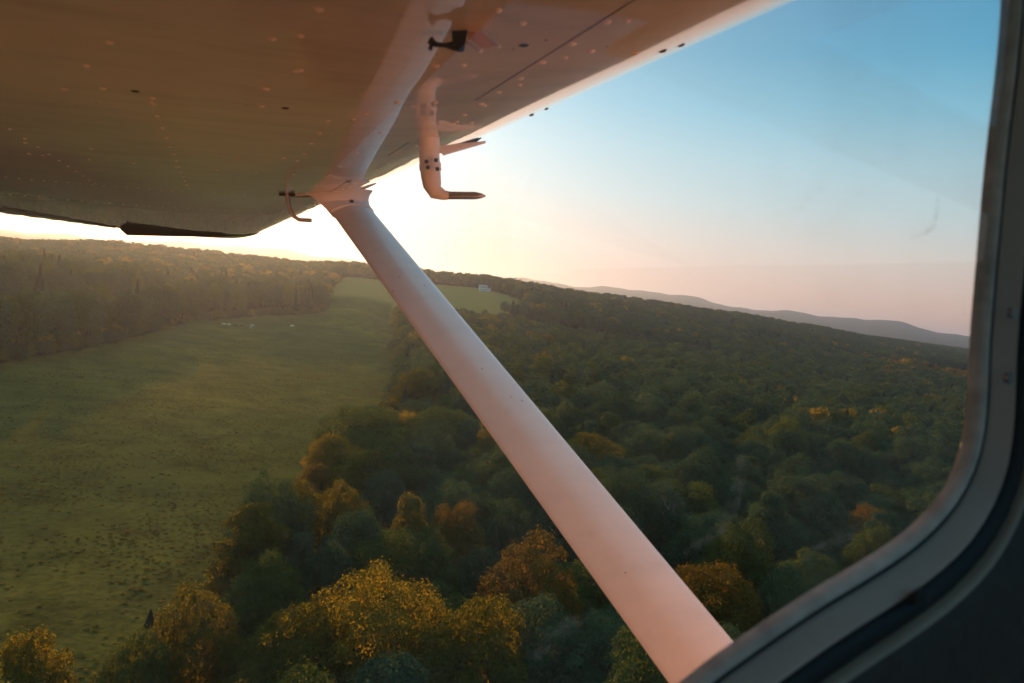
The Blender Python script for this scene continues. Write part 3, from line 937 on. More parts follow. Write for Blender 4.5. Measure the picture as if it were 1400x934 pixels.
n = len(x); sc_ = rng.uniform(0.35, 0.85, n) * (1 + 0.5 * (rng.uniform(0, 1, n) < .08))
tufts = scatter('grass_tufts', np.stack([x, y, terrain_z(x, y)], 1), rng.uniform(0, 6.28, n), np.stack([sc_, sc_, sc_ * rng.uniform(.28, .6, n)], 1), rng.integers(0, 3, n), tc_)
set_props(tufts, 'rough olive grass tufts scattered over the open meadow', 'grass')

# ------------------------------------------------------------------ houses and grazing animals
WALLW = simple_mat('white_clapboard', (0.78, 0.77, 0.74), 0.7, var=0.06, scale=2)
ROOFG = simple_mat('grey_roof', (0.30, 0.30, 0.32), 0.7, var=0.15, scale=2)
GLASSD = simple_mat('dark_window_glass', (0.03, 0.035, 0.045), 0.15)
def house(px, py, r, L, W, H, yaw, label, wing=False):
    az = math.radians(az_of(px)); x, y = r * math.sin(az), r * math.cos(az)
    o = empty('house', (x, y, tz(x, y))); o.rotation_euler = (0, 0, yaw)
    set_props(o, label, 'house')
    mb = MB(); mb.box(-L / 2, L / 2, -W / 2, W / 2, -1, H)
    g = H + W * .38
    for s in (-1, 1):
        xx = s * (L / 2 - .002)
        mb.add([(xx, -W / 2, H), (xx, W / 2, H), (xx, 0, g)], [(0, 1, 2)])
    if wing:
        mb.box(L / 2 + .01, L / 2 + L * .45, -W * .3, W * .3, -1, H * .62)
    mb.build('wall', WALLW, o)
    mr = MB()
    def pitched(x0, x1, w, h0, h1):
        e = .5; t = .22; sl = (h1 - h0) / (w / 2)
        for s in (-1, 1):
            a = [(x0 - e, s * (w / 2 + e), h0 - e * sl + .02), (x1 + e, s * (w / 2 + e), h0 - e * sl + .02), (x1 + e, 0, h1 + .02), (x0 - e, 0, h1 + .02)]
            mr.add(a + [(p[0], p[1], p[2] + t) for p in a], [(0, 1, 2, 3), (4, 7, 6, 5), (0, 4, 5, 1), (1, 5, 6, 2), (2, 6, 7, 3), (3, 7, 4, 0)])
    pitched(-L / 2, L / 2, W, H, g)
    if wing: pitched(L / 2 + .6, L / 2 + L * .45, W * .6, H * .62, H * .62 + W * .22)
    rf = mr.build('roof', ROOFG, o)
    mc = MB(); mc.box(L * .18, L * .18 + .9, -.45, .45, g - .6, g + 1.4); mc.build('chimney', simple_mat('chimney_brick', (.25, .12, .09), .9), rf)
    nwin = 4
    for s in (-1,):
        for fl in (0, 1) if H > 4.5 else (0,):
            for k in range(nwin):
                xx = -L / 2 + L * (k + .5) / nwin
                if fl == 0 and k == 2:
                    d = MB(); d.box(xx - .55, xx + .55, s * (W / 2 + .06), s * (W / 2 + .01), 0, 2.2); d.build('door', simple_mat('green_door', (.05, .09, .06), .5), o)
                    continue
                wm = MB(); wm.box(xx - .55, xx + .55, s * (W / 2 + .05), s * (W / 2 + .01), 1 + fl * 2.6, 2.4 + fl * 2.6); wm.build('window', GLASSD, o)
    return o
house(660, 398, 815, 9.5, 6, 4.6, math.radians(12), 'white farmhouse with grey roof standing in the pale far field right of the strut', True)
house(960, 443, 1050, 13, 8, 5.0, math.radians(-20), 'tiny white house among trees on the wooded slope near the ridge')
house(8, 342, 640, 16, 10, 6.5, math.radians(35), 'pale building half hidden by trees at the left frame edge under the wing')

COWW = simple_mat('white_hide', (.72, .68, .60), .8, var=.1)
COWB = simple_mat('brown_hide', (.09, .055, .035), .8, var=.2)
def animal_mesh():
    vs = [(-.75, 0, 1.05), (0, 0, 1.0), (.65, 0, 1.08), (1.0, 0, 1.0), (1.3, 0, .55), (1.55, 0, .30),
          (-.72, .22, .9), (-.80, .24, .5), (-.72, .24, .03), (-.72, -.22, .9), (-.80, -.24, .5), (-.72, -.24, .03),
          (.55, .22, .8), (.58, .22, .42), (.55, .22, .03), (.55, -.22, .8), (.58, -.22, .42), (.55, -.22, .03),
          (-.95, 0, 1.0), (-1.05, 0, .55)]
    es = [(0, 1), (1, 2), (2, 3), (3, 4), (4, 5), (0, 6), (6, 7), (7, 8), (0, 9), (9, 10), (10, 11), (2, 12), (12, 13), (13, 14), (2, 15), (15, 16), (16, 17), (0, 18), (18, 19)]
    rs = [.30, .36, .33, .22, .17, .10, .16, .09, .06, .16, .09, .06, .14, .08, .06, .14, .08, .06, .06, .03]
    me = bpy.data.meshes.new('cow'); me.from_pydata(vs, es, [])
    o = bpy.data.objects.new('cow', me); COL.objects.link(o)
    sk = o.modifiers.new('skin', 'SKIN')
    for i, r in enumerate(rs): me.skin_vertices[0].data[i].radius = (r, r)
    me.skin_vertices[0].data[1].use_root = True
    o.modifiers.new('sub', 'SUBSURF').levels = 1
    dg = bpy.context.evaluated_depsgraph_get()
    m2 = bpy.data.meshes.new_from_object(o.evaluated_get(dg))
    bpy.data.objects.remove(o)
    m2.polygons.foreach_set('use_smooth', [True] * len(m2.polygons))
    return m2
cow0 = animal_mesh(); cow0.materials.clear(); cow0.materials.append(COWW)
cow1 = cow0.copy(); cow1.materials.clear(); cow1.materials.append(COWB)
for (cx_, cy_, cm, lab, yaw) in (
        (306, 443, cow0, 'leftmost white grazing animal at the far meadow edge', .3),
        (313.5, 443.5, cow0, 'second white grazing animal from the left at the far meadow edge', 2.8),
        (322, 445, cow1, 'dark brown grazing animal right of the two left white ones', .1),
        (331, 445.5, cow1, 'small dark animal between the brown one and the right white pair', 3.0),
        (345, 445, cow0, 'farther one of the right pair of white grazing animals', 1.0),
        (343, 447.5, cow0, 'nearer one of the right pair of white grazing animals', 2.2),
        (399, 445.5, cow0, 'lone pale grazing animal on the meadow apart from the others', .6)):
    p = on_level(cx_, cy_, 1.5)
    for _ in range(8): p = on_level(cx_, cy_, tz(p.x, p.y) + .8)
    c = bpy.data.objects.new('cow', cm); COL.objects.link(c)
    c.location = (p.x, p.y, tz(p.x, p.y)); c.rotation_euler = (0, 0, yaw)
    set_props(c, lab, 'cow', 'animals grazing on the meadow')

# ------------------------------------------------------------------ haze: one closed box of even air
hm = bpy.data.materials.new('haze_air'); hm.use_nodes = True
ht = hm.node_tree; ht.nodes.clear()
ho = ht.nodes.new('ShaderNodeOutputMaterial'); hv = ht.nodes.new('ShaderNodeVolumePrincipled')
hv.inputs['Color'].default_value = (0.50, 0.70, 1.0, 1)
hv.inputs['Density'].default_value = 0.00010
hv.inputs['Anisotropy'].default_value = 0.66
ht.links.new(hv.outputs[0], ho.inputs['Volume'])
zmin, zmax = float(Z.min()) - 1.0, float(max(Z.max(), EYE)) + 6.0
hz = MB(); hz.box(-12100, 12100, -12100, 12100, zmin, zmax)
haze = hz.build('haze', hm); haze['kind'] = 'stuff'
set_props(haze, 'thin warm evening haze lying over the whole valley', 'haze')

# ================================================================== the aircraft
K = 1.15                                               # metres per unit of the plan below
def nrm3(v): v = np.array(v, float); return v / np.linalg.norm(v)
S_c = nrm3((-0.4255, 0.0975, 1.0))                     # span, outward (camera axes)
C_c = np.array((1.0, 0.045, 0.4211)); C_c -= S_c * C_c.dot(S_c); C_c = nrm3(C_c)   # chord, forward
U_c = np.cross(C_c, S_c); U_c = U_c if U_c[1] > 0 else -U_c
def cam2w(v): return CR * v[0] + CU * v[1] + fwd * v[2]
AX, AY, AZ = cam2w(C_c).normalized(), cam2w(S_c).normalized(), cam2w(U_c).normalized()
ORG = Vector((-0.3, -0.31, -0.95)) * K                 # belly of the cabin, in plan axes from the eye
plane = empty('light_aircraft')
plane.matrix_world = Matrix.Translation(CAMPOS + AX * ORG.x + AY * ORG.y + AZ * ORG.z) @ Matrix((AX, AY, AZ)).transposed().to_4x4()
set_props(plane, 'white high-wing light aircraft seen from its cabin, with wing, strut and window frame', 'aircraft')

def PL(v): return Vector(v) * K - ORG                  # plan point -> aircraft coordinates
class AB(MB):
    def build(s, name, mats, parent=None, smooth=False, angle=None):
        s.v = [tuple(PL(p)) for p in s.v]
        o = MB.build(s, name, mats, parent or plane, smooth)
        if angle: smooth_by_angle(o, angle)
        return o
def plan_ray(x, y):
    a = np.array(ray_cam(x, y)); return np.array((a.dot(C_c), a.dot(S_c), a.dot(U_c)))
def on_plan(x, y, axis, val):
    d = plan_ray(x, y); return Vector(d * (val / d[axis]))

# ---- wing
NL = [(0, 0), (.004, -.0065), (.0125, -.0120), (.025, -.0180), (.05, -.0262), (.075, -.0318), (.1, -.0355), (.15, -.0402), (.2, -.0423),
      (.25, -.0422), (.3, -.0412), (.4, -.038), (.5, -.0334), (.6, -.0276), (.7, -.0214), (.8, -.015), (.9, -.0082), (1, 0)]
NU = [(1, 0.001), (.9, .0208), (.8, .0375), (.7, .0518), (.6, .0636), (.5, .0724), (.4, .078), (.3, .0788), (.2, .0726), (.15, .0661), (.1, .0563), (.075, .0496),
      (.05, .0413), (.025, .0299), (.0125, .0215), (.005, .0125)]
def u_low(s): return 0.190 + 0.0150 * s
def le_c(s): return 0.538 - 0.0409 * s if s < 2.06 else 0.4537 - (s - 2.06) * 0.066
def te_c(s): return -1.20 if s < 2.06 else -1.20 + (s - 2.06) * 0.207
def lower_u(c, s):
    ch = le_c(s) - te_c(s); xf = min(max((le_c(s) - c) / ch, 0), 1)
    zs = np.interp(xf, [a for a, _ in NL], [b for _, b in NL])
    return u_low(s) + (zs + .0423) * ch * (1.0 if s < 2.25 else 1.0)
def section(s, scale=1.0, drop=0.0):
    ch = le_c(s) - te_c(s); pts = []
    for a, b in NL + NU:
        pts.append((le_c(s) - a * ch * scale - (1 - scale) * ch * .4, s, u_low(s) + (b * scale + .0423) * ch - drop))
    return pts
ss = list(np.linspace(-0.02, 2.06, 15)) + list(np.linspace(2.2, 4.95, 15))
ab = AB(); ab.loft([section(s) for s in ss if s < 2.07], cap=False); ab.loft([section(s) for s in ss if s > 2.05], cap=False)
ab.add(section(ss[0]), [tuple(range(len(NL + NU)))]); ab.add(section(ss[-1]), [tuple(range(len(NL + NU)))])
wing = ab.build('wing', WHITE, angle=40)
# drooped tip fairing; its skirt's dark colour is painted shade
ab = AB()
tip = []
for s, sc, dr in ((4.955, 1.0, 0.0), (5.06, .97, .012), (5.15, .86, .02), (5.2, .6, .02)):
    tip.append(section(s, sc, dr))
ab.loft(tip); wt = ab.build('wing_tip', WHITE, wing, angle=40)
ab = AB()
lip = []
for a, b in ((0.06, 0.0), (.30, .010), (.60, .024), (.93, .040), (.965, .012)):
    ch = le_c(4.95) - te_c(4.95); c = le_c(4.95) - a * ch; u = lower_u(c, 4.95)
    lip.append((c, b, u))
rings = [[(c, 4.93, u + .01), (c, 4.93, u - b), (c, 4.96, u - b - .004), (c, 4.97, u + .01)] for c, b, u in lip]
ab.loft(rings); ab.build('tip_skirt', TIPSHADE, wing, angle=30)

# rivets, domes on the lower skin (one mesh of the wing's pattern) and dark chipped ones
riv = AB(); rivd = AB()
def dome(mb, c, s, r=0.0042, hgt=0.0016):
    u = lower_u(c, s) ; n = 8; v = []; f = []
    for k in range(n):
        a = k * 2 * math.pi / n
        cc, s_ = c + r * math.cos(a), s + r * math.sin(a)
        v.append((cc, s_, lower_u(cc, s_) + .0003))
    for k in range(n):
        a = k * 2 * math.pi / n
        v.append((c + r * .6 * math.cos(a), s + r * .6 * math.sin(a), u - hgt * .75))
    v.append((c, s, u - hgt))
    for k in range(n):
        f.append((k, (k + 1) % n, n + (k + 1) % n, n + k)); f.append((n + k, n + (k + 1) % n, 2 * n))
    mb.add(v, f)
def on_wing(x, y):
    uu = 0.215
    for _ in range(10):
        p = on_plan(x, y, 2, uu); uu = lower_u(p.x, p.y)
    return p.x, p.y
for c in np.arange(-1.05, .36, .026): dome(riv, c, 2.06 + .004 * math.sin(c * 40), .0036)
for c in np.arange(-.9, .30, .075): dome(riv, c, 1.55, .0036)
for c0, s0 in ((-.07, .95), (-.285, 1.1)):
    for s in np.arange(s0, 2.05, .085): dome(riv, c0, s, .0036)
for s in np.arange(.5, 3.6, .11): dome(riv, .315, s, .0034)
for s in np.arange(.62, 2.0, .19): dome(riv, .225, s + .03, .0036)
for s in (2.7, 3.4, 4.1):
    for c in np.arange(-.7, .3, .04): dome(riv, c, s, .0036)
for x, y in ((88, 122), (118, 90), (150, 58), (210, 142), (208, 134), (141, 121), (410, 96), (372, 53), (362, 121), (358, 145), (388, 216), (326, 216), (125, 203), (35, 195), (40, 210),
             (404, 97), (436, 13), (365, 122), (410, 49), (500, 155), (482, 163), (596, 90), (595, 140), (680, 14), (714, 32), (742, 85), (712, 107), (682, 126), (658, 142), (830, 30), (783, 60), (808, 70),
             (868, 73), (635, 157), (620, 169), (645, 168), (542, 140), (448, 165), (436, 182), (425, 196), (416, 210), (406, 220)):
    c, s = on_wing(x, y); dome(riv, c, s, .0044)
riv.build('rivets', RIVETM, wing, True)
for x, y in ((185, 125), (390, 148), (716, 62), (905, 70), (930, 62), (726, 158), (746, 150)):
    c, s = on_wing(x, y)
    if c > le_c(s) - .035: continue
    dome(rivd, c, s, .0058, .001)
rivd.build('chipped_rivets', RIVETD, wing, True)
# lap seam along the front spar
sm = AB()
for s in list(np.arange(.3, .76, .05)) + [1.12, 1.17, 1.22] + list(np.arange(1.72, 2.0, .05)):
    a, b = (.292, s), (.292, s + .05)
    q = [(a[0] - .0006, a[1]), (a[0] + .0006, a[1]), (b[0] + .0006, b[1]), (b[0] - .0006, b[1])]
    v = [(c_, s_, lower_u(c_, s_) - .0006) for c_, s_ in q] + [(c_, s_, lower_u(c_, s_) + .002) for c_, s_ in q]
    sm.add(v, [(0, 1, 2, 3), (4, 7, 6, 5), (0, 4, 5, 1), (1, 5, 6, 2), (2, 6, 7, 3), (3, 7, 4, 0)])
sm.build('skin_seam', SEAM, wing)
# aileron with beaded skin, hanging a little below the trailing edge
al = AB(); rings = []
ALS = np.linspace(2.55, 4.925, 60)
for i, s in enumerate(ALS):
    te = te_c(s); bead = .006 * max(0, math.sin(i * 1.55))
    u0 = lower_u(te + .02, s); kk = .25 + .75 * min(1, (4.94 - s) / 1.3)
    rings.append([(te + .015, s, u0 + .035), (te - .02, s, u0 + .02), (te - .22 * kk, s, u0 + .016 + bead * .3), (te - .23 * kk, s, u0 + .010), (te - .20 * kk, s, u0 + .004 - bead * .7), (te + .015, s, u0 - .004 - bead * .7)])
al.loft(rings); al.build('aileron', WHITE, wing, angle=60)

# ---- strut and its fairing
ST0, ST1 = np.array(on_plan(476, 283, 1, 2.06)), np.array(on_plan(960, 906, 1, .665))
sdirn = (ST1 - ST0) / np.linalg.norm(ST1 - ST0)
ST_END = ST0 + sdirn * ((.19 - ST0[1]) / sdirn[1])
cax = np.array((1, 0, 0.0)); cax = cax - sdirn * cax.dot(sdirn); cax /= np.linalg.norm(cax)
nax = np.cross(sdirn, cax); nax = nax if nax[2] > 0 else -nax
def strut_ring(p, ch, th, n=28, le=0.42):
    out = []
    for k in range(n):
        a = 2 * math.pi * k / n
        x_, y_ = math.cos(a), math.sin(a)
        yy = y_ * (1.0 if x_ > -0.2 else (1 - .55 * ((-x_ - .2) / .8)))
        out.append(tuple(p + cax * x_ * ch / 2 + nax * yy * th / 2))
    return out
CHD, THK = .121, .046
ab = AB(); ab.loft([strut_ring(ST0 + (ST_END - ST0) * t, CHD, THK) for t in np.linspace(0.012, 1, 26)])
strut = ab.build('wing_strut', STRUTP, angle=50)
bd_ = AB(); bd_.loft([[tuple(ST0 + (ST_END - ST0) * t - cax * (CHD * .5 - .003 + i * .0016) + nax * (j * .0022)) for i, j in ((-1, -1), (1, -1), (1, 1), (-1, 1))] for t in np.linspace(.03, 1, 20)])
bd_.build('trailing_bead', STRUTP, strut)
fair = AB(); rings = []
top = np.array(on_plan(455, 268, 1, 2.06))
for t in np.linspace(0, 1, 9):
    p = ST0 + sdirn * (.055 - .075 * t)
    p = ST0 + sdirn * .045 + (np.array((ST0[0] - .02, 2.06, lower_u(ST0[0], 2.06) + .004)) - (ST0 + sdirn * .045)) * t
    ch = CHD * 1.06 + (t ** 2.2) * .10; th = THK * 1.12 + (t ** 2.0) * .05
    r_ = []
    for k in range(28):
        a = 2 * math.pi * k / 28
        x_, y_ = math.cos(a), math.sin(a)
        ax = cax * (1 - t) + np.array((1, 0, 0)) * t
        ay = nax * (1 - t) + np.array((0, 1, 0)) * t
        r_.append(tuple(p + ax * (x_ * ch / 2 - .02 * t) + ay * y_ * th / 2))
    rings.append(r_)
fair.loft(rings); fa = fair.build('strut_fairing', STRUTP, strut, angle=50)
fl = AB(); zz = lower_u(.3, 2.06)
ctr = np.array(rings[-1]).mean(0)
r0 = [(ctr[0] + math.cos(a) * .125, ctr[1] + math.sin(a) * .05, lower_u(ctr[0] + math.cos(a) * .125, 2.06) + .002) for a in np.linspace(0, 2 * math.pi, 32, endpoint=False)]
r1 = [(p[0], p[1], p[2] - .006) for p in r0]
fl.loft([r0, r1]); fl.build('fairing_flange', STRUTP, strut, angle=40)
sc1 = AB(); q = ST0 + sdirn * .03 + nax * THK * .56
sc1.tube([q - nax * .004, q + nax * .006], .006, 10); sc1.build('screw', STEEL, strut)

# ---- fuel vent tube hanging behind the strut
p0 = np.array(on_plan(392, 270, 1, 2.0)); p0[2] = lower_u(p0[0], 2.0)
dep = float(p0.dot(np.array((C_c.dot([0, 0, 1]), S_c[2], U_c[2]))))
def at_depth(x, y, d): return plan_ray(x, y) * d
vt = AB(); vt.tube([p0 + np.array((0, 0, .02)), p0, at_depth(396, 285, dep), at_depth(402, 296, dep), at_depth(409, 300.5, dep), at_depth(426, 301.5, dep)], .0055, 10)
vent = vt.build('vent_tube', METAL, angle=60)
vc = AB(); vc.tube([p0 + np.array((-.02, 0, -.003)), p0 + np.array((.022, 0, -.003))], .004, 8); vc.build('tube_clamp', STEEL, vent)

# ---- pitot mast and probe
pb = on_plan(587, 205, 2, .2); pbase = np.array((pb.x, pb.y, lower_u(pb.x, pb.y)))
pd = float(plan_ray(587, 205).dot(plan_ray(587, 205)) and (pbase[1] / plan_ray(587, 205)[1]))
D = lambda x, y: at_depth(x, y, pd)
rad = 14.0 / FPX * pd
pm = AB()
mast = [pbase + np.array((0, 0, .03)), D(587, 215), D(589, 240), D(591, 253), D(596, 263), D(607, 267), D(614, 267.3)]
pm.tube(mast, [rad, rad, rad * .98, rad * .92, rad * .75, rad * .5, rad * .40], 20)
pit = pm.build('pitot_tube', STRUTP, angle=55)
pc = AB(); pc.tube([D(588, 224), D(588.6, 233)], rad * 1.07, 20); pc.build('mast_collar', STRUTP, pit, angle=50)
pp = AB(); pp.tube([D(612, 267.3), D(650, 267.6), D(658, 267.8), D(664, 268)], [rad * .385, rad * .37, rad * .25, rad * .06], 16); pp.build('probe', METAL, pit, angle=50)
for x, y in ((583, 221), (596, 219), (585, 229), (598, 231)):
    q = D(x, y) * .982
    s_ = AB(); s_.tube([q, q * .994], .0035, 8); s_.build('screw', STEEL, pit)
# flat stall vane plate just ahead of the mast
vp = AB()
a0, a1, a2 = D(606, 213), D(598, 203), D(662, 197)
a2 = np.array(on_plan(664, 196, 1, a1[1] * 1.02)); th_ = np.array((0, 0, .004))
vp.add([a0, a1, a2, a0 + th_, a1 + th_, a2 + th_], [(0, 1, 2), (3, 5, 4), (0, 3, 4, 1), (1, 4, 5, 2), (2, 5, 3, 0)])
vp.build('vane_plate', STRUTP, wing)
wsl = AB()
c0_, s0_ = on_wing(598, 206)
wsl.tube([(c0_ + t * .085, s0_ - .01 * t, lower_u(c0_ + t * .085, s0_) - .003) for t in np.linspace(0, 1, 8)], [.002, .0035, .004, .004, .004, .0035, .003, .001], 8)
wsl.build('vane_edge', STEEL, wing, True)

# ---- small angle bracket with a dark lever under the wing root
bc, bs = on_wing(645, 42)
bu = lower_u(bc, bs)
bdep = bs / plan_ray(645, 42)[1]
def bar(mb, p, q, wd, th):
    p, q = np.array(p), np.array(q); t = (q - p) / np.linalg.norm(q - p)
    a_ = np.cross(t, (0, 1, 0)); a_ /= np.linalg.norm(a_); b_ = np.cross(t, a_)
    mb.loft([[e + a_ * wd * i + b_ * th * j for i, j in ((-1, -1), (1, -1), (1, 1), (-1, 1))] for e in (p, q)])
def slab(mb, pix, d, th):
    f_ = [at_depth(x, y, d) for x, y in pix]; k_ = [at_depth(x, y, d + th) for x, y in pix]
    mb.loft([f_, k_])
br = AB()
bar(br, at_depth(645, 26, bdep), at_depth(683, 64, bdep * .985), .0013, .0011)
bar(br, at_depth(641, 56, bdep), at_depth(658, 70, bdep * .985), .0017, .0011)
brk = br.build('angle_bracket', simple_mat('bracket_white', (.85, .82, .80), .4), wing)
bp = AB(); slab(bp, [(643, 26), (652, 33), (680, 62), (659, 68), (640, 56)], bdep + .004, .002); bp.build('bracket_plate', SIDEP, brk)
bd = AB(); slab(bd, [(617, 22), (643, 24), (634, 71), (628, 72), (619, 68)], bdep - .002, .004)
bd.tube([at_depth(622, 63, bdep), at_depth(608, 62, bdep), at_depth(596, 61, bdep), at_depth(588, 55, bdep)], [.004, .0018, .0022, .0034], 10)
bd.tube([at_depth(591, 60, bdep), at_depth(588, 68, bdep)], [.0016, .0018], 8)
bd.build('lever', STEEL, brk, angle=40)

# ---- window outline in the plane of the side glass
SW = 0.22
EDGE = [(1384, 0), (1374, 103), (1361, 205), (1352, 308), (1343, 411), (1338, 473), (1336, 550), (1330, 604), (1317, 644), (1298, 678), (1276, 706), (1247, 733),
        (1220, 753), (1179, 779), (1104, 823), (1016, 883), (951, 929)]
out = []
for x, y in EDGE:
    p = on_plan(x, y, 1, SW); out.append((p.x, p.z))
c0, u0 = out[0]; c1, u1 = out[1]
hid_top = [(c0 + (c0 - c1) * .25 - .002, u0 + .022), (c0 - .012, .165), (c0 - .045, .178)]
cl, ul = out[-1]
hid = [(.09, -.214), (0, -.248), (-.10, -.262), (-.42, -.266), (-.49, -.258), (-.53, -.225), (-.545, -.17), (-.548, .06), (-.54, .12), (-.515, .16), (-.47, .178), (-.2, .183), (.1, .184), (.25, .183)]
LOOP = out + hid + hid_top[::-1]
def chaikin(p):
    q = []
    for i in range(len(p)):
        a, b = np.array(p[i]), np.array(p[(i + 1) % len(p)])
        q += [tuple(a * .75 + b * .25), tuple(a * .25 + b * .75)]
    return q
LOOP = chaikin(chaikin(LOOP))
# resample evenly
Lp = np.array(LOOP + [LOOP[0]]); seg = np.hypot(*np.diff(Lp, axis=0).T); cum = np.concatenate([[0], np.cumsum(seg)])
N = 260
tt = np.linspace(0, cum[-1], N, endpoint=False)
LOOP = np.stack([np.interp(tt, cum, Lp[:, 0]), np.interp(tt, cum, Lp[:, 1])], 1)
tang = np.roll(LOOP, -3, 0) - np.roll(LOOP, 3, 0); tang /= np.linalg.norm(tang, axis=1, keepdims=True)
NRM = np.stack([-tang[:, 1], tang[:, 0]], 1)
area = 0.5 * np.sum(LOOP[:, 0] * np.roll(LOOP[:, 1], -1) - np.roll(LOOP[:, 0], -1) * LOOP[:, 1])
if area > 0: NRM = -NRM                                    # outward
for _ in range(4): NRM = (np.roll(NRM, 1, 0) + NRM * 2 + np.roll(NRM, -1, 0)); NRM /= np.linalg.norm(NRM, axis=1, keepdims=True)
WF = 0.85 + 0.15 * np.clip(-NRM[:, 1] * 1.25, 0, 1)        # members: slim at the front post, wide along the sill
def offs(o, t, wf=False):
    k = (WF if wf else np.ones(N))[:, None]
    p = LOOP + NRM * o * k
    return [(p[i, 0], SW - t * (k[i, 0]), p[i, 1]) for i in range(N)]
def sweep(profile, name, mat, parent=None, closed=True, ang=40):
    """profile: list of (outward, toward cabin), a closed cross-section"""
    ab = AB(); n = len(profile)
    rows = [r for r in profile]
    verts = [p for r in rows for p in r]; faces = []
    for j in range(n if closed else n - 1):
        j2 = (j + 1) % n
        for i in range(N):
            i2 = (i + 1) % N
            faces.append((j * N + i, j * N + i2, j2 * N + i2, j2 * N + i))
    ab.add(verts, faces)
    return ab.build(name, mat, parent, angle=ang)
O = lambda o, t: offs(o, t, True)
G = lambda o, t: offs(o, t, False)
frame = sweep([O(.0060, .0005), O(.0065, .0034), O(.0072, .0042), O(.0118, .0122), O(.0128, .0132), O(.0140, .0126), O(.0147, .009), O(.0147, -.004), O(.0060, -.004)], 'window_frame', FRAMEM)
sweep([G(-.0015, .0005), G(-.0005, .0024), G(.0008, .0035), G(.0025, .0035), G(.0038, .0024), G(.0040, .0008), G(.0040, -.0035), G(-.0015, -.0035)], 'window_gasket', GASKET, frame)
sweep([G(.0037, .0), G(.0038, .0021), G(.0056, .0028), G(.0057, .0)], 'gasket_lip', RUBBER, frame)
sweep([O(.0149, .006), O(.0153, .011), O(.018, .0142), O(.0235, .0152), O(.0275, .0125), O(.0275, .006)], 'door_seal', RUBBER, frame)
# pane: thin curved acrylic, slipped into the gasket
def pane_mat():
    m, nt, p = new_mat('window_acrylic')
    tc = node(nt, 'ShaderNodeTexCoord')
    tr = node(nt, 'ShaderNodeBsdfTransparent'); tr.inputs['Color'].default_value = (0.97, 0.985, 0.985, 1)
    gl = node(nt, 'ShaderNodeBsdfGlossy'); gl.inputs['Roughness'].default_value = 0.015
    fr = node(nt, 'ShaderNodeFresnel')
    gm = node(nt, 'ShaderNodeNewGeometry'); io = node(nt, 'ShaderNodeMapRange')       # same reflection from either face
    io.inputs[3].default_value = 1.52; io.inputs[4].default_value = 1 / 1.52
    nt.links.new(gm.outputs['Backfacing'], io.inputs[0]); nt.links.new(io.outputs[0], fr.inputs['IOR'])
    m1 = node(nt, 'ShaderNodeMixShader')
    nt.links.new(fr.outputs[0], m1.inputs[0]); nt.links.new(tr.outputs[0], m1.inputs[1]); nt.links.new(gl.outputs[0], m1.inputs[2])
    # dust and finger smears sitting on the acrylic
    df = node(nt, 'ShaderNodeBsdfDiffuse'); df.inputs['Color'].default_value = (0.6, 0.6, 0.58, 1)
    tl = node(nt, 'ShaderNodeBsdfTranslucent'); tl.inputs['Color'].default_value = (0.6, 0.6, 0.58, 1)
    m0 = node(nt, 'ShaderNodeMixShader'); m0.inputs[0].default_value = .6
    nt.links.new(df.outputs[0], m0.inputs[1]); nt.links.new(tl.outputs[0], m0.inputs[2])
    n1 = node(nt, 'ShaderNodeTexNoise', Scale=14.0, Detail=5.0, Roughness=.6); nt.links.new(tc.outputs['Object'], n1.inputs['Vector'])
    n2 = node(nt, 'ShaderNodeTexNoise', Scale=230.0, Detail=2.0); nt.links.new(tc.outputs['Object'], n2.inputs['Vector'])
    r1 = ramp(nt, [(0.46, (0, 0, 0)), (0.75, (.085, .085, .085))]); nt.links.new(n1.outputs['Fac'], r1.inputs['Fac'])
    r2 = ramp(nt, [(0.66, (0, 0, 0)), (0.78, (.22, .22, .22))]); nt.links.new(n2.outputs['Fac'], r2.inputs['Fac'])
    ad = node(nt, 'ShaderNodeMath', operation='MULTIPLY'); nt.links.new(r1.outputs[0], ad.inputs[0]); ad.inputs[1].default_value = .5
    mu = node(nt, 'ShaderNodeMath', operation='MULTIPLY'); nt.links.new(r2.outputs[0], mu.inputs[0]); 
    mm = node(nt, 'ShaderNodeMath', operation='MULTIPLY'); nt.links.new(r1.outputs[0], mm.inputs[0]); mm.inputs[1].default_value = 10.0
    nt.links.new(mm.outputs[0], mu.inputs[1])
    sm_ = node(nt, 'ShaderNodeMath', operation='ADD', use_clamp=True); nt.links.new(ad.outputs[0], sm_.inputs[0]); nt.links.new(mu.outputs[0], sm_.inputs[1])
    m2 = node(nt, 'ShaderNodeMixShader'); nt.links.new(sm_.outputs[0], m2.inputs[0]); nt.links.new(m1.outputs[0], m2.inputs[1]); nt.links.new(m0.outputs[0], m2.inputs[2])
    nt.links.new(m2.outputs[0], nt.nodes['Material Output'].inputs['Surface'])
    return m
ab = AB()
ra = [(p[0], SW + .0015, p[1]) for p in LOOP + NRM * .004]; rb = [(p[0], SW - .0015, p[1]) for p in LOOP + NRM * .004]
ab.loft([rb, ra]); pane = ab.build('window_pane', pane_mat())
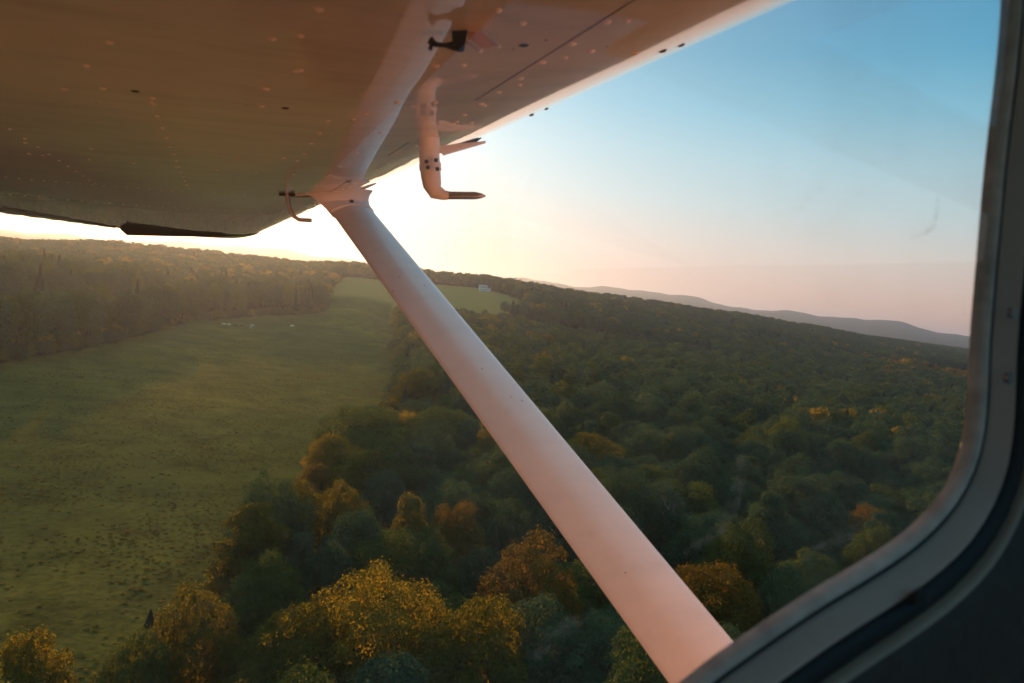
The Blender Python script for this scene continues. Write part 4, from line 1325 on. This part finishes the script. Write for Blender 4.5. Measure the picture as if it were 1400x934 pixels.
# wiped streaks left on the pane
def smear_mat():
    m, nt, p = new_mat('dried_smear'); tc = node(nt, 'ShaderNodeTexCoord')
    tl = node(nt, 'ShaderNodeBsdfTranslucent'); tl.inputs['Color'].default_value = (.75, .75, .72, 1)
    df = node(nt, 'ShaderNodeBsdfDiffuse'); df.inputs['Color'].default_value = (.75, .75, .72, 1)
    m0 = node(nt, 'ShaderNodeMixShader'); m0.inputs[0].default_value = .5
    nt.links.new(tl.outputs[0], m0.inputs[1]); nt.links.new(df.outputs[0], m0.inputs[2])
    tr = node(nt, 'ShaderNodeBsdfTransparent')
    n1 = node(nt, 'ShaderNodeTexNoise', Scale=160.0, Detail=5.0, Roughness=.7); nt.links.new(tc.outputs['Object'], n1.inputs['Vector'])
    r1 = ramp(nt, [(0.42, (0, 0, 0)), (0.72, (.20, .20, .20))]); nt.links.new(n1.outputs['Fac'], r1.inputs['Fac'])
    mx = node(nt, 'ShaderNodeMixShader'); nt.links.new(r1.outputs[0], mx.inputs[0]); nt.links.new(tr.outputs[0], mx.inputs[1]); nt.links.new(m0.outputs[0], mx.inputs[2])
    nt.links.new(mx.outputs[0], nt.nodes['Material Output'].inputs['Surface'])
    return m
SM = smear_mat()
def smear(pts, wpx):
    ab = AB(); v = []; n = len(pts)
    for i, (x, y) in enumerate(pts):
        a = np.array(pts[max(i - 1, 0)]); b = np.array(pts[min(i + 1, n - 1)]); t = (b - a) / np.linalg.norm(b - a); nn_ = np.array((-t[1], t[0]))
        wv = wpx * (0.35 + .65 * math.sin(math.pi * (i + .5) / n))
        for s in (-1, 1):
            q = np.array((x, y)) + nn_ * wv * s
            v.append(tuple(on_plan(q[0], q[1], 1, SW - .0018)))
    m_ = len(v); v += [(a[0], a[1] - .0002, a[2]) for a in v]
    f = []
    for i in range(n - 1):
        f.append((2 * i, 2 * i + 1, 2 * i + 3, 2 * i + 2)); f.append((m_ + 2 * i, m_ + 2 * i + 2, m_ + 2 * i + 3, m_ + 2 * i + 1))
    ab.add(v, f); ab.build('smear', SM, pane)
smear([(1012, 612), (1012, 640), (1008, 670), (998, 700), (985, 722), (965, 738), (950, 748), (936, 760)], 9)
smear([(812, 832), (796, 842), (775, 856), (752, 876), (730, 900)], 10)
smear([(1180, 715), (1150, 735), (1120, 752), (1090, 768)], 8)
smear([(778, 512), (788, 509), (798, 507), (808, 508)], 6)
smear([(950, 474), (957, 471), (964, 468), (972, 467)], 5)
smear([(1282, 270), (1280, 295), (1275, 312), (1262, 320), (1245, 326)], 3)

# ---- door panel inside, with tan edge (highlight put into its colour), latch and screws
inner = [O(.0277, .008), O(.0284, .0146), O(.0294, .0166), O(.0306, .0172)]
sweep(inner + [O(.0306, .005), O(.0277, .005)], 'panel_edge', TRIM, frame)
def flare(o, t):
    p = LOOP + NRM * (o * WF)[:, None]
    return [(p[i, 0], SW - t * WF[i], p[i, 1]) for i in range(N)]
dp_rows = [flare(.0304, .0169), flare(.034, .0186), flare(.060, .021), flare(.12, .036), flare(.20, .042), flare(.34, .048), flare(.34, .030), flare(.0304, .006)]
door = sweep(dp_rows, 'door_panel', PANEL)
for x, y in ((1381, 428), (1376, 517)):
    q = on_plan(x, y, 1, SW - .011); n_ = np.array((0, -1, 0))
    s_ = AB(); s_.tube([np.array(q), np.array(q) + n_ * .0022], .0028, 10); s_.build('screw', METAL, frame)
q = np.array(on_plan(1250, 815, 1, SW - .0165))
lt = AB(); lt.tube([q + np.array((-.0045, 0, -.002)), q + np.array((0, -.0012, 0)), q + np.array((.005, 0, .0022))], [.0018, .0028, .0015], 10)
lt.build('latch_tab', RUBBER, door, True)
# ---- fuselage skin outside, round the window, and the cabin lining inside
sk = AB()
def skin_pts(scale_o):
    p = LOOP + NRM * scale_o; return [(p[i, 0], SW + .012, p[i, 1]) for i in range(N)]
rim = [(p[0], SW + .002, p[1]) for p in LOOP + NRM * .0062]
rect = []
X0, X1, Y0, Y1 = -2.2, 1.05, -.80, .195
cen = LOOP.mean(0)
for i in range(N):
    d = LOOP[i] - cen
    ts = [t for t in ((X1 - cen[0]) / d[0] if d[0] > 0 else (X0 - cen[0]) / d[0], (Y1 - cen[1]) / d[1] if d[1] > 0 else (Y0 - cen[1]) / d[1])]
    q = cen + d * min(ts); rect.append((q[0], SW + .014 if q[1] > -.6 else SW - .02, q[1]))
rimo = skin_pts(.011)
mid = [tuple(np.array(rimo[i]) * .5 + np.array(rect[i]) * .5) for i in range(N)]
ab = AB(); ab.loft([rim, rimo, mid, rect], cap=False)
SIDE_R = -.86
# corners of the side sheet
for (xx, yy) in ((X0, Y0), (X1, Y0), (X0, Y1), (X1, Y1)): pass
belly = []
def fus_ring(c, wl, wr, top, bot):
    r = []
    for k in range(24):
        a = 2 * math.pi * k / 24
        ca, sa = math.cos(a), math.sin(a)
        e = .45
        y_ = abs(ca) ** e * (1 if ca > 0 else -1); z_ = abs(sa) ** e * (1 if sa > 0 else -1)
        r.append((c, (wl + wr) / 2 + (wl - wr) / 2 * y_, (top + bot) / 2 + (top - bot) / 2 * z_))
    return r
skin = ab.build('fuselage_side', SIDEP, angle=50)
cw = AB(); cw.loft([fus_ring(1.06, .225, -.86, -.02, -.86), fus_ring(1.3, .21, -.85, -.05, -.86), fus_ring(1.75, .13, -.76, -.10, -.82), fus_ring(1.95, .02, -.65, -.18, -.74)])
cw.build('engine_cowling', SIDEP, angle=50)
bl = AB(); bl.box(-2.2, 1.05, SIDE_R, SW - .02, -.86, -.801); bl.build('belly', WHITE)
tb = AB(); tb.loft([fus_ring(-2.21, .225, -.86, .19, -.86), fus_ring(-3.4, .02, -.66, .10, -.62), fus_ring(-5.6, -.25, -.39, .02, -.22)]); tb.build('tail_boom', WHITE, angle=50)
rs = AB()
rs.box(-2.2, .55, SIDE_R - .02, SIDE_R, -.80, -.20); rs.box(-2.2, -2.0, SIDE_R - .02, SIDE_R, -.199, .1955); rs.box(-1.05, .55, SIDE_R - .02, SIDE_R, -.199, .1955); rs.box(-1.999, -1.051, SIDE_R - .02, SIDE_R, .15, .1955)  # rear opening added to let more light into the cabin
rs.box(.551, 1.05, SIDE_R - .02, SIDE_R, -.80, .0)
rs.build('right_cabin_wall', LINING)
rf = AB(); rf.box(-2.2, -2.08, SIDE_R - .02, SW + .012, .196, .226); rf.box(-1.22, .20, SIDE_R - .02, SW + .012, .196, .226); rf.box(.2002, .47, -.03, SW + .012, .196, .226); rf.build('cabin_roof', LINING)  # rear gap in the roof added for light on the window frame
bk = AB(); bk.box(-2.2, -2.17, SIDE_R, SW - .02, -.80, .195); bk.build('rear_bulkhead', LINING)
ds = AB(); ds.box(.68, .99, SIDE_R + .004, SW - .03, -.40, .01); ds.box(1.0, 1.05, SIDE_R + .004, SW - .022, -.80, -.02); dash = ds.build('instrument_panel', LINING)
fl_ = AB(); fl_.box(-2.16, .99, SIDE_R + .004, SW - .022, -.795, -.77); fl_.build('cabin_floor', LINING)
vs_ = AB(); vs_.loft([[(c_, s_, .196 - .235 * (c_ - .2) - .012 - t_) for s_, t_ in ((-.015, 0), (.10, 0), (.10, .006), (-.015, .006))] for c_ in (.27, .45, .63, .80)]); vs_.build('reflection_blocker', LINING)  # unseen slab added to darken one side of the pane's reflection
wsm = pane.data.materials[0]
ws = AB(); a = [(.20, SIDE_R, .20), (.20, SW - .005, .20), (1.05, SW - .03, .0), (1.05, SIDE_R, .0)]
ws.add(a + [(p[0] + .002, p[1], p[2] + .003) for p in a], [(0, 1, 2, 3), (4, 7, 6, 5), (0, 4, 5, 1), (1, 5, 6, 2), (2, 6, 7, 3), (3, 7, 4, 0)])
ws.build('windshield', wsm)
sg = AB(); sg.box(-2.079, -1.221, SIDE_R - .02, SW + .012, .208, .212); sg.build('added_skylight', wsm)  # unseen roof glazing, added with its opening to brighten the window frame
print('TREES', tree_count, 'MASS', len(pos), 'TUFTS', n)
